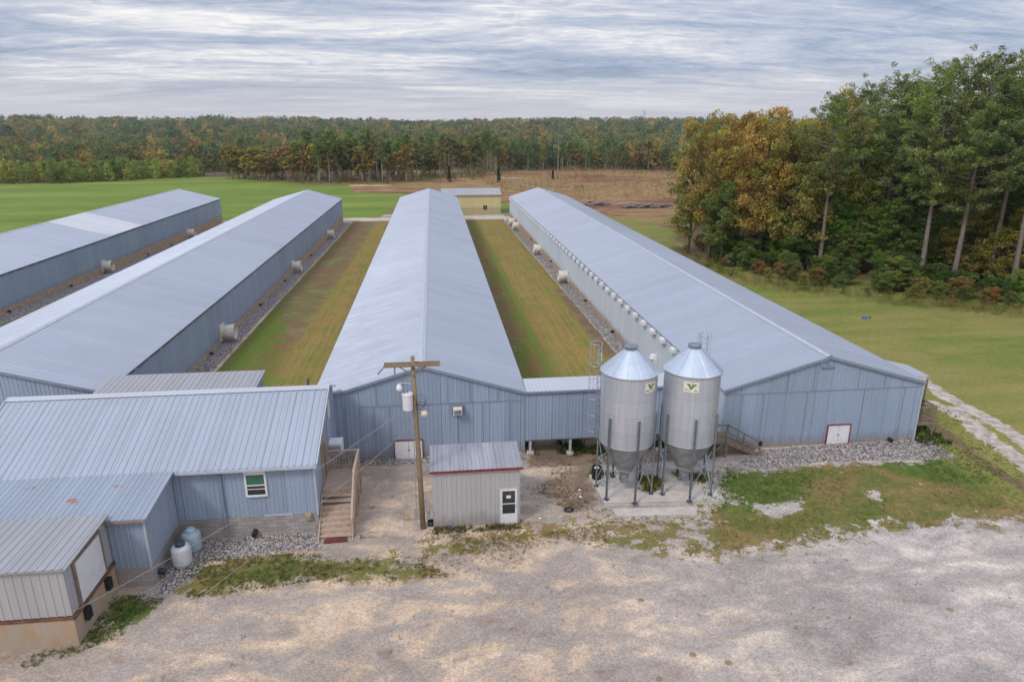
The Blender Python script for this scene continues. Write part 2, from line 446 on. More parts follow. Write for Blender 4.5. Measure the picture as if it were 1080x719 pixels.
rockw = np.zeros(len(GXf))
def rock(poly, soft=.35):
    global rockw
    rockw = np.maximum(rockw, region(poly, soft))
ROCKS = [[(-19.4, 40), (-17.9, 40), (-17.7, 150), (-19.4, 150)], [(15.1, 38), (16.5, 38), (16.5, 150), (15.2, 150)],
         [(-45.1, 45), (-42.9, 45), (-43.1, 152), (-45.1, 152)], [(-7.6, 35.7), (4.9, 35.7), (4.9, 36.5), (-7.6, 36.5)],
         pxpoly([(184, 590), (205, 572), (336, 560), (338, 578), (300, 580), (215, 590), (200, 612), (165, 628), (170, 610)]),
         pxpoly([(803, 474), (965, 463), (985, 466), (1003, 480), (960, 485), (880, 485), (800, 495), (780, 488)])]
for q in ROCKS: rock(q)
lawn = np.maximum.reduce([region(LAWN23, .3), region(LAWN12, .3), region(LAWN34, .3)])
fieldr = region(FIELD_R, .6)
fieldl = np.maximum(region(FIELD_L, 1.2), region(FIELD_M, 1.5))
clear = region(CLEAR, 3)
gold = np.maximum.reduce([region([(-12.6, 40), (-7, 40), (-7, 152), (-12.6, 152)], 1.), region([(9.1, 38), (15.2, 38), (15.2, 152), (9.1, 152)], 1.), region([(8.0, 38), (9, 38), (9, 48), (8, 48)], 1) * .0])
yard = np.maximum.reduce([region(P_RIGHT, 1.5), region(P_LEFT, .8), region(P_LEFT2, .5) * .8, region(P_MID, .8) * .62, region(P_SILOFRONT, .7) * .58])
for q in P_BALD: yard = yard * (1 - region(q, .3))
dA, dB = line_d(TRACK_A, GXf, GYf), line_d(TRACK_B, GXf, GYf)
track = np.maximum(np.clip(1.3 - dA / .75, 0, 1), np.clip(1.3 - dB / .8, 0, 1))
green = np.maximum.reduce([region(P_RIGHT, 2.5) * .34, region(P_GREEN1, 1.2), region(P_GREEN2, 1.2), region(P_LEFT, .9) * .5, region(P_LEFT2, .7) * .6])
# green bands of the lawns, running the length of the barns
gb = np.exp(-((GXf - 8.6) / .8) ** 2) * region(LAWN34, .3) * (.5 + .5 * fbm(GXf / 6, GYf / 25, 31)) * 1.15
gb = np.maximum(gb, np.clip((1 - (GYf - 38) / 30), 0, 1) * region([(4.8, 38), (10, 38), (8, 90), (4.8, 90)], 1))
gb = np.maximum(gb, region([(-17.7, 40), (-14.4, 40), (-14.4, 80), (-17.7, 80)], .9) * .8)
gb = np.maximum(gb, np.exp(-((GXf + 14) / .7) ** 2) * .5 * region(LAWN23, .3))
gb = np.maximum(gb, region(LAWN12, .3) * .6)
green = np.maximum(green, gb)
dirt = np.maximum.reduce([region(P_DIRT, .8) * .72, region([(4.9, 34.5), (16.4, 34.5), (16.4, 38.6), (4.9, 38.6)], .5),
    region([(13.6, 55), (15.2, 46), (15.2, 80), (14.0, 80)], .6) * .9,
    (region([(4.8, 55), (7.8, 55), (7.8, 150), (4.8, 150)], .8) * .55), region([(-13.8, 60), (-9.5, 60), (-9.5, 150), (-13.8, 150)], 1.) * .0,
    region([(-17.6, 75), (-14, 60), (-12, 60), (-12.0, 151), (-17.6, 151)], .8) * .6,
    np.clip(1.2 - line_d([at(975, 440), at(1040, 490), at(1090, 520)], GXf, GYf) / .9, 0, 1) * .8,
    region([(37, 104), (40, 96), (44, 92), (46, 108), (40, 112)], 1.5)])
road = np.clip(1.4 - np.abs(GYf - (154.5 + .02 * (GXf + 10))) / 1.6, 0, 1) * ((GXf > -70) & (GXf < 20))
wood_floor = np.maximum.reduce([region([(42, 118), (47, 92), (50, 85), (56, 78), (62, 72), (66, 68), (80, 52), (260, 30), (260, 240), (60, 150)], 1.2),
                                np.clip((np.hypot(GXf, GYf) - 345) / 12, 0, 1), region(pxpoly([(-600, 180), (-600, 199), (-200, 195), (60, 191.5), (130, 187), (200, 184), (290, 188), (420, 192), (440, 183), (400, 160)], -1.2), 2)])
gr = np.maximum.reduce([lawn, fieldr, fieldl, yard]) * (1 - rockw)
gr = np.maximum(gr, np.where((GYf > 163) | ((GXf > 31) & (GYf > 60) & (track < .05)), 1.0, 0.0))

RUTS = [[at(*q) for q in pts] for pts in ([(1150, 575), (1000, 590), (860, 612), (700, 640), (540, 690), (420, 760)], [(1150, 600), (1000, 618), (860, 645), (720, 680), (620, 730)],
        [(560, 585), (575, 620), (590, 665), (600, 740)], [(610, 580), (632, 620), (655, 665), (675, 740)], [(760, 600), (600, 606), (440, 620), (300, 640), (180, 680), (60, 740)])]
ruts = np.maximum.reduce([np.clip(1 - line_d(q, GXf, GYf) / .42, 0, 1) for q in RUTS])
def ground_mat():
    t = NT('ground'); p = t.pos(); s = t.sep(p)
    fine = t.noise(p, 9., 3, .7); med = t.noise(p, 1.7, 5, .65); big = t.noise(p, .35, 5, .6); vb = t.noise(p, .09, 4, .6)
    gran = t.vor(p, 16., 'Color'); gs = t.sep(gran)
    # gravel
    dn = t.noise(t.scale(p, (.16, .26, 1)), 1.6, 7, .62, 1.2); dn2 = t.noise(t.scale(p, (.5, .8, 1)), 1.3, 6, .68, .6)
    mix1 = t.math('ADD', t.math('MULTIPLY', dn, .62), t.math('MULTIPLY', dn2, .38))
    g = t.ramp(mix1, [(.36, (.235, .18, .145)), (.44, (.275, .24, .215)), (.50, (.315, .265, .225)), (.55, (.42, .325, .24)), (.62, (.50, .41, .325))])
    gx_ = t.step(s[0], 1, 20)
    gr2 = t.ramp(mix1, [(.36, (.245, .225, .215)), (.45, (.30, .285, .285)), (.52, (.365, .345, .34)), (.62, (.49, .46, .44))])
    g = t.mix(t.math('MULTIPLY', gx_, .75), g, gr2)
    g = t.mix(t.math('MULTIPLY', t.step(t.math('MULTIPLY', t.attr('ruts'), t.math('ADD', .45, t.noise(p, .7, 5, .7))), .25, .75), .55), g, (.285, .255, .235))
    trk = t.noise(t.scale(p, (1.1, .10, 1)), 1.0, 4, .6, .3)
    g = t.mix(t.math('MULTIPLY', t.math('MULTIPLY', t.step(trk, .52, .62), t.step(t.noise(p, .12, 2), .45, .6)), .5), g, (.27, .25, .24))
    g = t.mix(t.math('MULTIPLY', t.math('MULTIPLY', t.step(t.noise(t.scale(p, (.25, 1.3, 1)), 1.0, 5, .65, .5), .60, .68), t.step(big, .45, .6)), .5), g, (.33, .22, .14))
    g = t.mix(1.0, g, (1.21, 1.16, 1.10), 'MULTIPLY'); g = t.val(g, t.lin(gs[0], 0, 1, .82, 1.2)); g = t.val(g, t.lin(fine, .2, .8, .84, 1.16)); g = t.val(g, t.lin(t.noise(p, .16, 4, .6), .35, .65, .88, 1.12))
    # rock
    vr = t.vor(p, 7.5, 'Color'); vrs = t.sep(vr); vd = t.vor(p, 7.5)
    rk = t.ramp(vrs[0], [(0, (.18, .155, .145)), (.35, (.30, .27, .255)), (.7, (.40, .37, .36)), (1, (.56, .52, .50))])
    rk = t.mix(t.step(vd, .42, .66), rk, (.12, .10, .09))
    rk = t.mix(t.math('MULTIPLY', t.step(big, .5, .7), .5), rk, (.27, .22, .19))
    # grass
    dry = t.mix(t.step(big, .35, .68), (.205, .145, .055), (.115, .135, .03))
    dry = t.mix(t.step(med, .45, .75), dry, (.29, .20, .09))
    grn = t.mix(t.step(med, .35, .7), (.07, .12, .02), (.125, .145, .035))
    gm = t.math('ADD', t.attr('green'), t.math('MULTIPLY', t.math('SUBTRACT', big, .5), 1.1))
    grs = t.mix(t.step(gm, .12, .72), dry, grn)
    # mowing stripes along the barns
    lw = t.attr('lawn')
    xs = t.math('ADD', s[0], t.math('MULTIPLY', t.noise(p, .15, 2), 1.2))
    st = t.math('SINE', t.math('MULTIPLY', xs, 9.0))
    stn = t.noise(t.scale(p, (2.6, .06, 1)), 1., 4, .6)
    gd = t.attr('gold')
    dk = t.mix(t.step(big, .38, .62), (.185, .10, .04), (.10, .15, .025))
    dk = t.mix(t.math('MULTIPLY', t.step(t.noise(t.scale(p, (.5, .12, 1)), 1., 4), .5, .7), .6), dk, (.20, .13, .06))
    gdn = t.step(t.math('ADD', gd, t.math('MULTIPLY', t.math('SUBTRACT', big, .5), .9)), .15, .85)
    base_l = t.mix(gdn, dk, t.mix(t.step(big, .35, .7), (.255, .17, .05), (.13, .165, .03)))
    brn = t.step(t.noise(t.scale(p, (.9, .05, 1)), 1., 5, .65, .3), .52, .64)
    base_l = t.mix(t.math('MULTIPLY', brn, .6), base_l, (.25, .125, .05))
    grs = t.mix(t.math('MULTIPLY', lw, .85), grs, base_l)
    grs = t.mix(t.math('MULTIPLY', t.step(t.math('ADD', t.attr('green'), t.math('MULTIPLY', t.math('SUBTRACT', med, .5), .8)), .35, .95), t.math('MULTIPLY', lw, .7)), grs, (.10, .15, .025))
    grs = t.mix(t.math('MULTIPLY', t.math('MULTIPLY', t.step(stn, .42, .6), t.math('MULTIPLY', lw, gd)), .45), grs, (.30, .21, .06))
    grs = t.mix(t.math('MULTIPLY', t.math('MULTIPLY', t.step(st, .0, .95), t.math('MULTIPLY', lw, gd)), .28), grs, (.30, .21, .08))
    # right-hand field: dry green
    fr = t.mix(t.step(t.noise(t.scale(p, (.05, .3, 1)), 1., 5, .6), .38, .64), (.24, .225, .065), (.145, .185, .035))
    fr = t.mix(t.math('MULTIPLY', t.step(vb, .42, .62), .5), fr, (.27, .215, .08)); fr = t.mix(t.math('MULTIPLY', t.step(t.noise(p, .9, 5, .7), .45, .65), .4), fr, (.23, .21, .07))
    fr = t.mix(t.math('MULTIPLY', t.step(t.noise(p, .22, 4, .6), .52, .7), .6), fr, (.14, .18, .04))
    grs = t.mix(t.attr('fieldr'), grs, fr)
    # far left green field
    fl = t.mix(t.step(t.noise(t.scale(p, (.01, .045, 1)), 1., 5, .6), .35, .65), (.13, .20, .03), (.205, .26, .05))
    fl = t.mix(t.math('MULTIPLY', t.step(t.noise(t.scale(p, (.02, .09, 1)), 1., 6, .7), .48, .66), .6), fl, (.12, .16, .03)); fl = t.val(fl, t.lin(t.noise(t.scale(p, (.15, .5, 1)), 1., 5, .7), .3, .7, .85, 1.15))
    grs = t.mix(t.attr('fieldl'), grs, fl)
    # clearing
    cl = t.ramp(t.noise(t.scale(p, (.02, .045, 1)), 1.2, 8, .72), [(.38, (.15, .075, .045)), (.45, (.26, .135, .07)), (.50, (.34, .22, .10)), (.545, (.20, .165, .055)), (.59, (.30, .16, .08)), (.66, (.50, .38, .23))])
    cl = t.mix(t.math('MULTIPLY', t.step(t.noise(t.scale(p, (.5, 1, 1)), .4, 5, .75), .5, .66), .6), cl, (.13, .075, .045))
    grs = t.mix(t.step(t.math('ADD', t.attr('clear'), t.math('MULTIPLY', t.math('SUBTRACT', vb, .5), .7)), .35, .65), grs, cl)
    grs = t.val(grs, t.lin(fine, .15, .85, .66, 1.34))
    grs = t.val(grs, t.lin(t.noise(p, 3.2, 3, .6), .25, .75, .84, 1.16))
    nf = t.math('MULTIPLY', t.noise(p, .8, 5, .7), 1.)
    gw = t.math('ADD', t.math('ADD', t.attr('grass'), t.math('MULTIPLY', t.math('SUBTRACT', nf, .5), t.lin(t.attr('field'), 0, 1, 1.9, .3))), t.math('ADD', t.math('MULTIPLY', t.math('SUBTRACT', med, .5), t.lin(t.attr('field'), 0, 1, 1.5, .3)), t.math('MULTIPLY', t.math('SUBTRACT', fine, .5), t.lin(t.attr('field'), 0, 1, 1.0, .2))))
    c = t.mix(t.step(gw, .44, .62), g, grs)
    spots = t.math('MULTIPLY', t.step(t.vor(t.scale(p, (1, 1, 1)), .9), .17, .08), t.math('GREATER_THAN', t.noise(p, .4, 2), .55))
    c = t.mix(t.math('MULTIPLY', t.math('MULTIPLY', spots, t.step(fine, .35, .5)), .8), c, (.20, .14, .05))
    dm = t.math('ADD', t.attr('dirt'), t.math('MULTIPLY', t.math('SUBTRACT', med, .5), 1.0))
    dc = t.mix(t.step(fine, .35, .65), (.11, .07, .045), (.20, .14, .095)); dc = t.mix(t.step(big, .45, .65), dc, (.25, .17, .10))
    c = t.mix(t.math('MULTIPLY', t.step(dm, .4, .75), .85), c, dc)
    rm = t.math('ADD', t.attr('rock'), t.math('MULTIPLY', t.math('SUBTRACT', med, .5), .5))
    c = t.mix(t.step(rm, .42, .58), c, rk)
    tm = t.math('ADD', t.attr('track'), t.math('MULTIPLY', t.math('SUBTRACT', t.noise(p, 1.1, 4, .75), .5), 2.6))
    tc = t.val(t.mix(t.step(med, .35, .65), (.33, .28, .24), (.58, .50, .43)), t.lin(fine, .2, .8, .8, 1.15))
    c = t.mix(t.step(tm, .45, .6), c, tc)
    c = t.mix(t.attr('road'), c, (.52, .47, .42))
    fd = t.mix(t.step(med, .4, .6), (.11, .085, .045), (.17, .125, .06))
    c = t.mix(t.attr('floor'), c, fd)
    bh = t.math('ADD', t.math('MULTIPLY', fine, .6), t.math('ADD', t.math('MULTIPLY', gs[1], .25), t.math('MULTIPLY', t.math('MULTIPLY', t.attr('rock'), t.math('SUBTRACT', 1., vd)), 2.)))
    t.bsdf(c, .95, bump=t.bump(bh, .35, .035), spec=.15); return t.m
nx_, ny_ = len(gx), len(gy)
I = np.arange(nx_ * ny_).reshape(ny_, nx_)
F = np.stack([I[:-1, :-1].ravel(), I[:-1, 1:].ravel(), I[1:, 1:].ravel(), I[1:, :-1].ravel()], 1)
ground = mesh_np('ground', np.c_[GXf, GYf, GZ], F, ground_mat(), smooth=True,
                 attrs=dict(ruts=ruts, grass=gr, gold=gold, field=np.maximum.reduce([fieldl, sst(40, 60, GYf), lawn * 1.0]), green=green, lawn=lawn, fieldr=fieldr * (1 - lawn), fieldl=fieldl, clear=clear, dirt=dirt, rock=rockw, track=track, road=road, floor=wood_floor))
tag(ground, kind='structure')

# ------------------------------------------------------------------ barns
def gable_sheet(mb, xa, xb, xr, y, z0, ze, zr, sgn):
    def top(t):
        x = xa + t if sgn < 0 else xb - t
        k = (x - xa) / (xr - xa) if x < xr else (xb - x) / (xb - xr)
        return (ze - z0) + (zr - ze) * max(0, min(1, k))
    if sgn < 0: ribs(mb, (xa, y, z0), (1, 0, 0), (0, 0, 1), (0, -1, 0), xb - xa, top)
    else: ribs(mb, (xb, y, z0), (-1, 0, 0), (0, 0, 1), (0, 1, 0), xb - xa, top)

def barn(label, x0, x1, xr, y0, y1, ze, zr, z0, lm, rm, cap=True, base=.32, cut=None, ridge_mat='trim'):
    b = thing('poultry_barn', label, 'barn', ((x0 + x1) / 2, y0, 0), 'long metal poultry barns side by side')
    OF = .12
    # foundation follows the falling ground
    m = MB(); n = 12
    for i in range(n):
        ya = y0 + .03 + (y1 - y0 - .06) * i / n; yb = y0 + .03 + (y1 - y0 - .06) * (i + 1) / n
        m.box(x0 - .02, x0 + .2, ya, yb, -2.2, base); m.box(x1 - .2, x1 + .02, ya, yb, -2.2, base)
    m.box(x0 + .2, x1 - .2, y0 + .03, y0 + .23, -1.2, z0); m.box(x0 + .2, x1 - .2, y1 - .23, y1 - .03, -2.2, z0)
    m.build('foundation', M['foundation'], b)
    m = MB(); gable_sheet(m, x0, x1, xr, y0, z0, ze, zr, -1); fw = m.build('front_wall', M['wall_front'], b)
    m = MB(); gable_sheet(m, x0, x1, xr, y1, z0, ze, zr, 1); m.build('rear_wall', M['wall_front'], b)
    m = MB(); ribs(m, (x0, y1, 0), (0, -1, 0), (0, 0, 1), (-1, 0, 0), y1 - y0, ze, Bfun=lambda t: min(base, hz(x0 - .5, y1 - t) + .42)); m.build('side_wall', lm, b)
    m = MB(); ribs(m, (x1, y0, 0), (0, 1, 0), (0, 0, 1), (1, 0, 0), y1 - y0, ze, Bfun=lambda t: min(base, hz(x1 + .5, y0 + t) + .42)); m.build('side_wall', rm, b)
    def rslope(side, ya, yb, lift=0.):
        xe = x0 - OF if side < 0 else x1 + OF
        run = abs(xr - xe); k = (zr - ze) / abs(xr - (x0 if side < 0 else x1)); zl = zr - k * run
        mb_ = MB()
        L = math.hypot(run, zr - zl); V = Vector((xe - xr, 0, zl - zr)).normalized()
        N = Vector((-V.z * side, 0, abs(V.x)))
        N = Vector((k * side, 0, 1)).normalized()
        up = Vector((0, 0, .05 + lift))
        if side > 0: ribs(mb_, Vector((xr, ya, zr)) + up, (0, 1, 0), V, N, yb - ya, L, h=.03)
        else: ribs(mb_, Vector((xr, yb, zr)) + up, (0, -1, 0), V, N, yb - ya, L, h=.03)
        if not lift:
            q = [(xr, ya, zr + .045), (xe, ya, zl + .045), (xe, yb, zl + .045), (xr, yb, zr + .045)]
            mb_.slab(q if side < 0 else q[::-1], .07)
        return mb_
    spans = [(y0 - OF, y1 + OF)]
    roofs = []
    for side in (-1, 1):
        roofs.append(rslope(side, y0 - OF, y1 + OF).build('roof', M['roof_y'], b))
    if cut:
        rp = rslope(1, cut[0], cut[1], .035).build('roof_sheet', M['roof_bright'], roofs[1]); rp['label'] = 'brighter white section of newer roof sheets'
    k1 = (zr - ze) / (xr - x0)
    m = MB()
    w = .22
    for i in range(int((y1 - y0) / 6) + 1):
        ya = y0 - OF + i * 6; yb = min(ya + 5.99, y1 + OF)
        m.add([(xr - w, ya, zr + .085 - w * k1), (xr, ya, zr + .10), (xr + w, ya, zr + .085 - w * k1), (xr - w, yb, zr + .085 - w * k1), (xr, yb, zr + .10), (xr + w, yb, zr + .085 - w * k1)], [(0, 1, 4, 3), (1, 2, 5, 4)])
    m.build('ridge_cap', M[ridge_mat], roofs[0])
    # barge boards on the front gable
    m = MB()
    m.bar((x0 - OF, y0 - OF - .02, ze - .07), (xr, y0 - OF - .02, zr - .03), .04, .14); m.bar((xr, y0 - OF - .02, zr - .03), (x1 + OF, y0 - OF - .02, ze - .07), .04, .14)
    m.build('eave_trim', M['trim_grey'], b)
    return b, fw, roofs, k1

def exhaust(b, x, y, z, side):
    """belt fan: square housing on the wall with a flared cone"""
    m = MB(); m.box(min(x + .03 * side, x + .16 * side), max(x + .03 * side, x + .16 * side), y - .72, y + .72, z - .72, z + .72)
    o = m.build('fan_housing', M['fan'], b)
    m = MB()
    m.lathe([(.58, .16 * side), (.60, .5 * side), (.70, 1.25 * side), (.66, 1.25 * side), (.56, .5 * side), (.54, .2 * side)], (x, y, z), 28, 'x')
    m.build('fan_cone', M['fan'], o, smooth=True)
    m = MB(); m.lathe([(.01, .3 * side), (.54, .32 * side)], (x, y, z), 16, 'x'); 
    for k in range(4):
        a = math.pi / 4 * k; m.bar((x + .4 * side, y - .53 * math.cos(a), z - .53 * math.sin(a)), (x + .4 * side, y + .53 * math.cos(a), z + .53 * math.sin(a)), .05, .1)
    m.build('fan_blades', M['galv_dark'], o)

def double_door(b, x0, x1, y, z0, z1, mat='white', frame='red'):
    m = MB(); m.box(x0, (x0 + x1) / 2 - .01, y - .07, y - .03, z0, z1); m.box((x0 + x1) / 2 + .01, x1, y - .07, y - .03, z0, z1)
    d = m.build('door', M[mat], b)
    f = MB(); w = .05
    f.box(x0 - w, x0, y - .1, y - .02, z0, z1 + w); f.box(x1, x1 + w, y - .1, y - .02, z0, z1 + w); f.box(x0, x1, y - .1, y - .02, z1, z1 + w)
    f.build('frame', M[frame], d)
    h = MB(); h.box((x0 + x1) / 2 - .07, (x0 + x1) / 2 + .07, y - .1, y - .07, (z0 + z1) / 2 - .03, (z0 + z1) / 2 + .03); h.build('latch', M['galv_dark'], d)
    return d

def seams(b, y, zs, xs, ze):
    m = MB()
    for x0, x1, z in zs: m.box(x0, x1, y - .032, y - .024, z - .025, z + .025)
    for x, a, c in xs: m.box(x - .018, x + .018, y - .034, y - .026, a, c)
    m.build('seam_trim', M['trim_grey'], b)

# barn at the right
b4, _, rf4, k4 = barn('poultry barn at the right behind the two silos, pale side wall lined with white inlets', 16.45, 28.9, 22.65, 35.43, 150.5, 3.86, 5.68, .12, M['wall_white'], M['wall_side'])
double_door(b4, 23.2, 24.6, 35.43, .06, 1.28)
seams(b4, 35.43, [(16.5, 28.85, 3.55)], [(x, .15, 3.5) for x in (17.6, 18.9, 21.6, 25.2, 27.8)] + [(x, 3.6, 3.6 + max(.25, 1.95 - abs(x - 22.65) * .32)) for x in (20.3, 21.9, 24.7, 26.4)], 3.86)
m = MB(); m.box(22.2, 23.0, 35.31, 35.39, 5.02, 5.1); m.box(22.55, 22.65, 35.3, 35.39, 5.25, 5.33); m.build('gable_vent', M['trim_grey'], b4)
m = MB(); m.box(28.88, 28.98, 35.36, 35.46, 0, 3.8); m.build('corner_trim', M['trim'], b4)
m = MB(); m.lathe([(.11, 0), (.13, -.25), (0, -.25)], (27.3, 35.38, .18), 12, 'y'); m.build('drain_pipe', M['black'], b4)
inl0 = None
for i in range(46):
    y = 43.7 + i * 2.33
    if inl0 is None:
        m = MB(); m.add([(16.41, y - .36, 3.76), (16.10, y - .36, 3.72), (16.06, y - .36, 3.48), (16.41, y - .36, 3.42), (16.41, y + .36, 3.76), (16.10, y + .36, 3.72), (16.06, y + .36, 3.48), (16.41, y + .36, 3.42)],
                        [(0, 1, 2, 3), (7, 6, 5, 4), (0, 4, 5, 1), (1, 5, 6, 2), (2, 6, 7, 3)])
        inl0 = m.build('air_inlet', M['white'], b4); y00 = y
    else:
        o = inl0.copy(); col.objects.link(o); o.parent = b4; o.location = (0, y - y00, 0)
for y in (83, 105, 134, 141): exhaust(b4, 16.45, y, hz(16, y) + .95, -1)
m = MB(); m.box(16.1, 16.42, 47.3, 48.0, .7, 1.7); m.lathe([(0, .35), (.25, .25), (.35, 0), (.35, -.05)], (16.2, 47.65, 1.7), 14); m.build('hooded_vent', M['white'], b4)
for y in (60, 72, 95, 115):
    m = MB(); m.lathe([(.1, 0), (.12, -.3), (0, -.3)], (16.4, y, .12), 10, 'x'); m.build('drain_pipe', M['black'], b4)

# middle barn
b3, _, rf3, k3 = barn('middle poultry barn behind the utility pole, window air conditioner in its front gable', -7.1, 4.84, -1.0, 36.46, 151, 3.86, 5.66, .12, M['wall_side'], M['wall_side'])
double_door(b3, -2.72, -1.15, 36.46, -.02, 1.15)
seams(b3, 36.46, [(-4.6, 4.8, 3.35)], [(x, .15, 3.3) for x in (-5.4, -3.8, -2.9, .95, 2.4, 4.0)] + [(x, 3.4, 3.4 + max(.3, 1.9 - abs(x + 1) * .3)) for x in (-3.6, -2.1, .4, 1.7, 3.3)], 3.86)
m = MB(); m.box(4.80, 4.87, 36.38, 36.45, 0, 3.8); m.build('corner_trim', M['trim_grey'], b3)
ac = thing('air_conditioner', 'small white window air conditioner in wooden frame on the middle barn gable', 'air conditioner', (.95, 36.4, 2.95))
m = MB(); m.box(.63, 1.27, 36.26, 36.42, 2.72, 3.24); m.build('frame', M['wood_old'], ac)
m = MB(); m.box(.70, 1.20, 35.98, 36.3, 2.78, 3.18); m.build('casing', M['white'], ac, bevel=.01)
m = MB(); m.box(.75, 1.15, 35.96, 35.985, 2.83, 3.08); m.build('grille', M['galv_dark'], ac)

# second barn from the left
b2, _, rf2, k2 = barn('second poultry barn from the left, three cone fans on its right side wall', -33.1, -19.38, -26.25, 39.3, 150, 3.82, 5.7, .2, M['wall_side'], M['wall_side'])
for y in (61.3, 94, 126.7): exhaust(b2, -19.38, y, hz(-19, y) + .95, 1)
for y in (57.5, 75, 88, 108):
    m = MB(); m.lathe([(.1, 0), (.12, .3), (0, .3)], (-19.36, y, hz(-19, y) + .15), 10, 'x'); m.build('drain_pipe', M['black'], b2)
# leftmost barn
b1, _, rf1, k1_ = barn('leftmost poultry barn with a brighter white patch across its roof', -61.5, -45.0, -53.0, 48, 153, 3.82, 5.85, .2, M['wall_side'], M['wall_side'], cut=(101, 112))
for y in (97.3, 131.3): exhaust(b1, -45.0, y, hz(-45, y) + .95, 1)
for y in (75, 88, 112, 122):
    m = MB(); m.lathe([(.1, 0), (.12, .3), (0, .3)], (-44.98, y, hz(-45, y) + .15), 10, 'x'); m.build('drain_pipe', M['black'], b1)
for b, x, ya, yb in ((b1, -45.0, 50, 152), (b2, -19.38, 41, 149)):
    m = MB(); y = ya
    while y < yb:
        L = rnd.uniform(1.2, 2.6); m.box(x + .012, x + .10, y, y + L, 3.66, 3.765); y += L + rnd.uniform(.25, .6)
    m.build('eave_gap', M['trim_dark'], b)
m = MB(); m.box(-44.0, -43.2, 92, 92.25, -.6, -.5); 
tag(MB().tube([(-43.6, 93.6, hz(-43.6, 93.6) + .08), (-43.2, 96.2, hz(-43.2, 96.2) + .08)], .07, 8).build('pipe', M['trim'], loc=(-43.4, 95, 0)), 'short white pipe lying on the gravel beside the leftmost barn', 'pipe')

# raised corridor joining middle and right barns
hc = thing('raised_corridor', 'blue grey metal corridor raised on posts between middle barn and right barn', 'corridor', (10.6, 36.4, 0))
m = MB(); ribs(m, (4.88, 36.4, .80), (1, 0, 0), (0, 0, 1), (0, -1, 0), 10.6, 3.02, pitch=.2); m.build('front_wall', M['wall_front'], hc)
m = MB(); ribs(m, (16.4, 38.0, .80), (-1, 0, 0), (0, 0, 1), (0, 1, 0), 11.5, 3.05, pitch=.2); m.build('rear_wall', M['wall_front'], hc)
m = MB(); m.slab([(4.95, 36.3, 3.90), (16.42, 36.3, 3.90), (16.42, 38.15, 4.02), (4.95, 38.15, 4.02)], .06)
ribs(m, (4.95, 36.3, 3.905), (1, 0, 0), (0, 1.85, .12), (0, -.06, 1), 11.47, 1.85); m.build('roof', M['roof_bright'], hc)
m = MB(); m.box(4.9, 16.42, 36.24, 36.3, 3.80, 3.90); m.build('gutter', M['trim_grey'], hc)
m = MB(); m.box(4.88, 16.4, 36.45, 37.98, .70, .80); m.build('floor_deck', M['wood_old'], hc)
for x in (5.2, 7.62, 10.4, 13.2, 16.0):
    for y in (36.52, 37.9):
        m = MB(); zg = hz(x, y); m.box(x - .07, x + .07, y - .07, y + .07, zg + .15, .70); o = m.build('post', M['trim'], hc)
        m = MB(); m.box(x - .22, x + .22, y - .2, y + .2, zg - .1, zg + .15); m.build('footing', M['concrete'], o, bevel=.02)
# door opening at the right end of the corridor
m = MB(); m.box(16.2, 16.34, 36.28, 36.46, .9, 3.7); m.box(15.5, 15.62, 36.3, 36.44, .9, 3.7); m.box(15.62, 16.2, 36.3, 36.44, 3.5, 3.7); fr = m.build('door_frame', M['wood_old'], hc)
m = MB(); m.box(15.64, 16.05, 36.34, 36.40, .95, 3.45); m.build('door', M['white'], hc)

# ------------------------------------------------------------------ stairs at the right barn
def stair_right():
    s = thing('wooden_stairs', 'weathered wooden stairs with landing against the right barn front wall', 'stairs', (17.2, 34.9, 0))
    zl = 1.05
    m = MB()
    for i in range(9): m.box(15.3 + i * .135, 15.42 + i * .135, 34.6, 36.2, zl - .04, zl)
    m.box(15.3, 16.5, 34.6, 34.64, zl - .2, zl - .045); m.build('landing', M['wood_old'], s)
    for x, y in ((15.35, 34.66), (16.5, 34.62), (16.5, 36.0), (15.35, 36.0)):
        m = MB(); m.box(x - .05, x + .05, y - .05, y + .05, hz(x, y) - .1, zl + (1.0 if y < 35 else -.05)); m.build('post', M['wood_old'], s)
    n = 6; x0, x1 = 16.6, 18.55
    for i in range(n):
        x = x0 + (x1 - x0) * i / n; z = zl - (zl + .15) * (i + 1) / (n + 1)
        m = MB(); m.box(x, x + .32, 34.68, 35.32, z - .04, z); m.build('tread', M['wood_old'], s)
    for y in (34.62, 35.35):
        m = MB(); m.bar((x0 - .1, y, zl - .12), (x1 + .15, y, -.1), .05, .26); m.build('stringer', M['wood_old'], s)
    m = MB(); zt = zl + .95
    m.bar((15.3, 34.62, zt), (16.55, 34.62, zt), .06, .09); m.bar((16.5, 34.6, zt), (18.62, 34.6, .78), .06, .09)
    m.bar((15.3, 34.62, zt - .45), (16.5, 34.62, zt - .45), .04, .09); m.bar((16.5, 34.6, zt - .45), (18.6, 34.6, .35), .04, .09)
    m.build('handrail', M['wood_old'], s)
    for x, za, zb in ((17.55, .35, 1.42), (18.58, -.15, .82)):
        m = MB(); m.box(x - .045, x + .045, 34.55, 34.64, za, zb); m.build('post', M['wood_old'], s)
    m = MB(); m.bar((15.4, 34.66, -.1), (16.45, 34.66, .9), .04, .08); m.build('brace', M['wood_old'], s)
    m = MB(); m.box(18.5, 18.66, 34.50, 34.66, .62, .86)
    m.build('post_cap', M['black'], s)
stair_right()

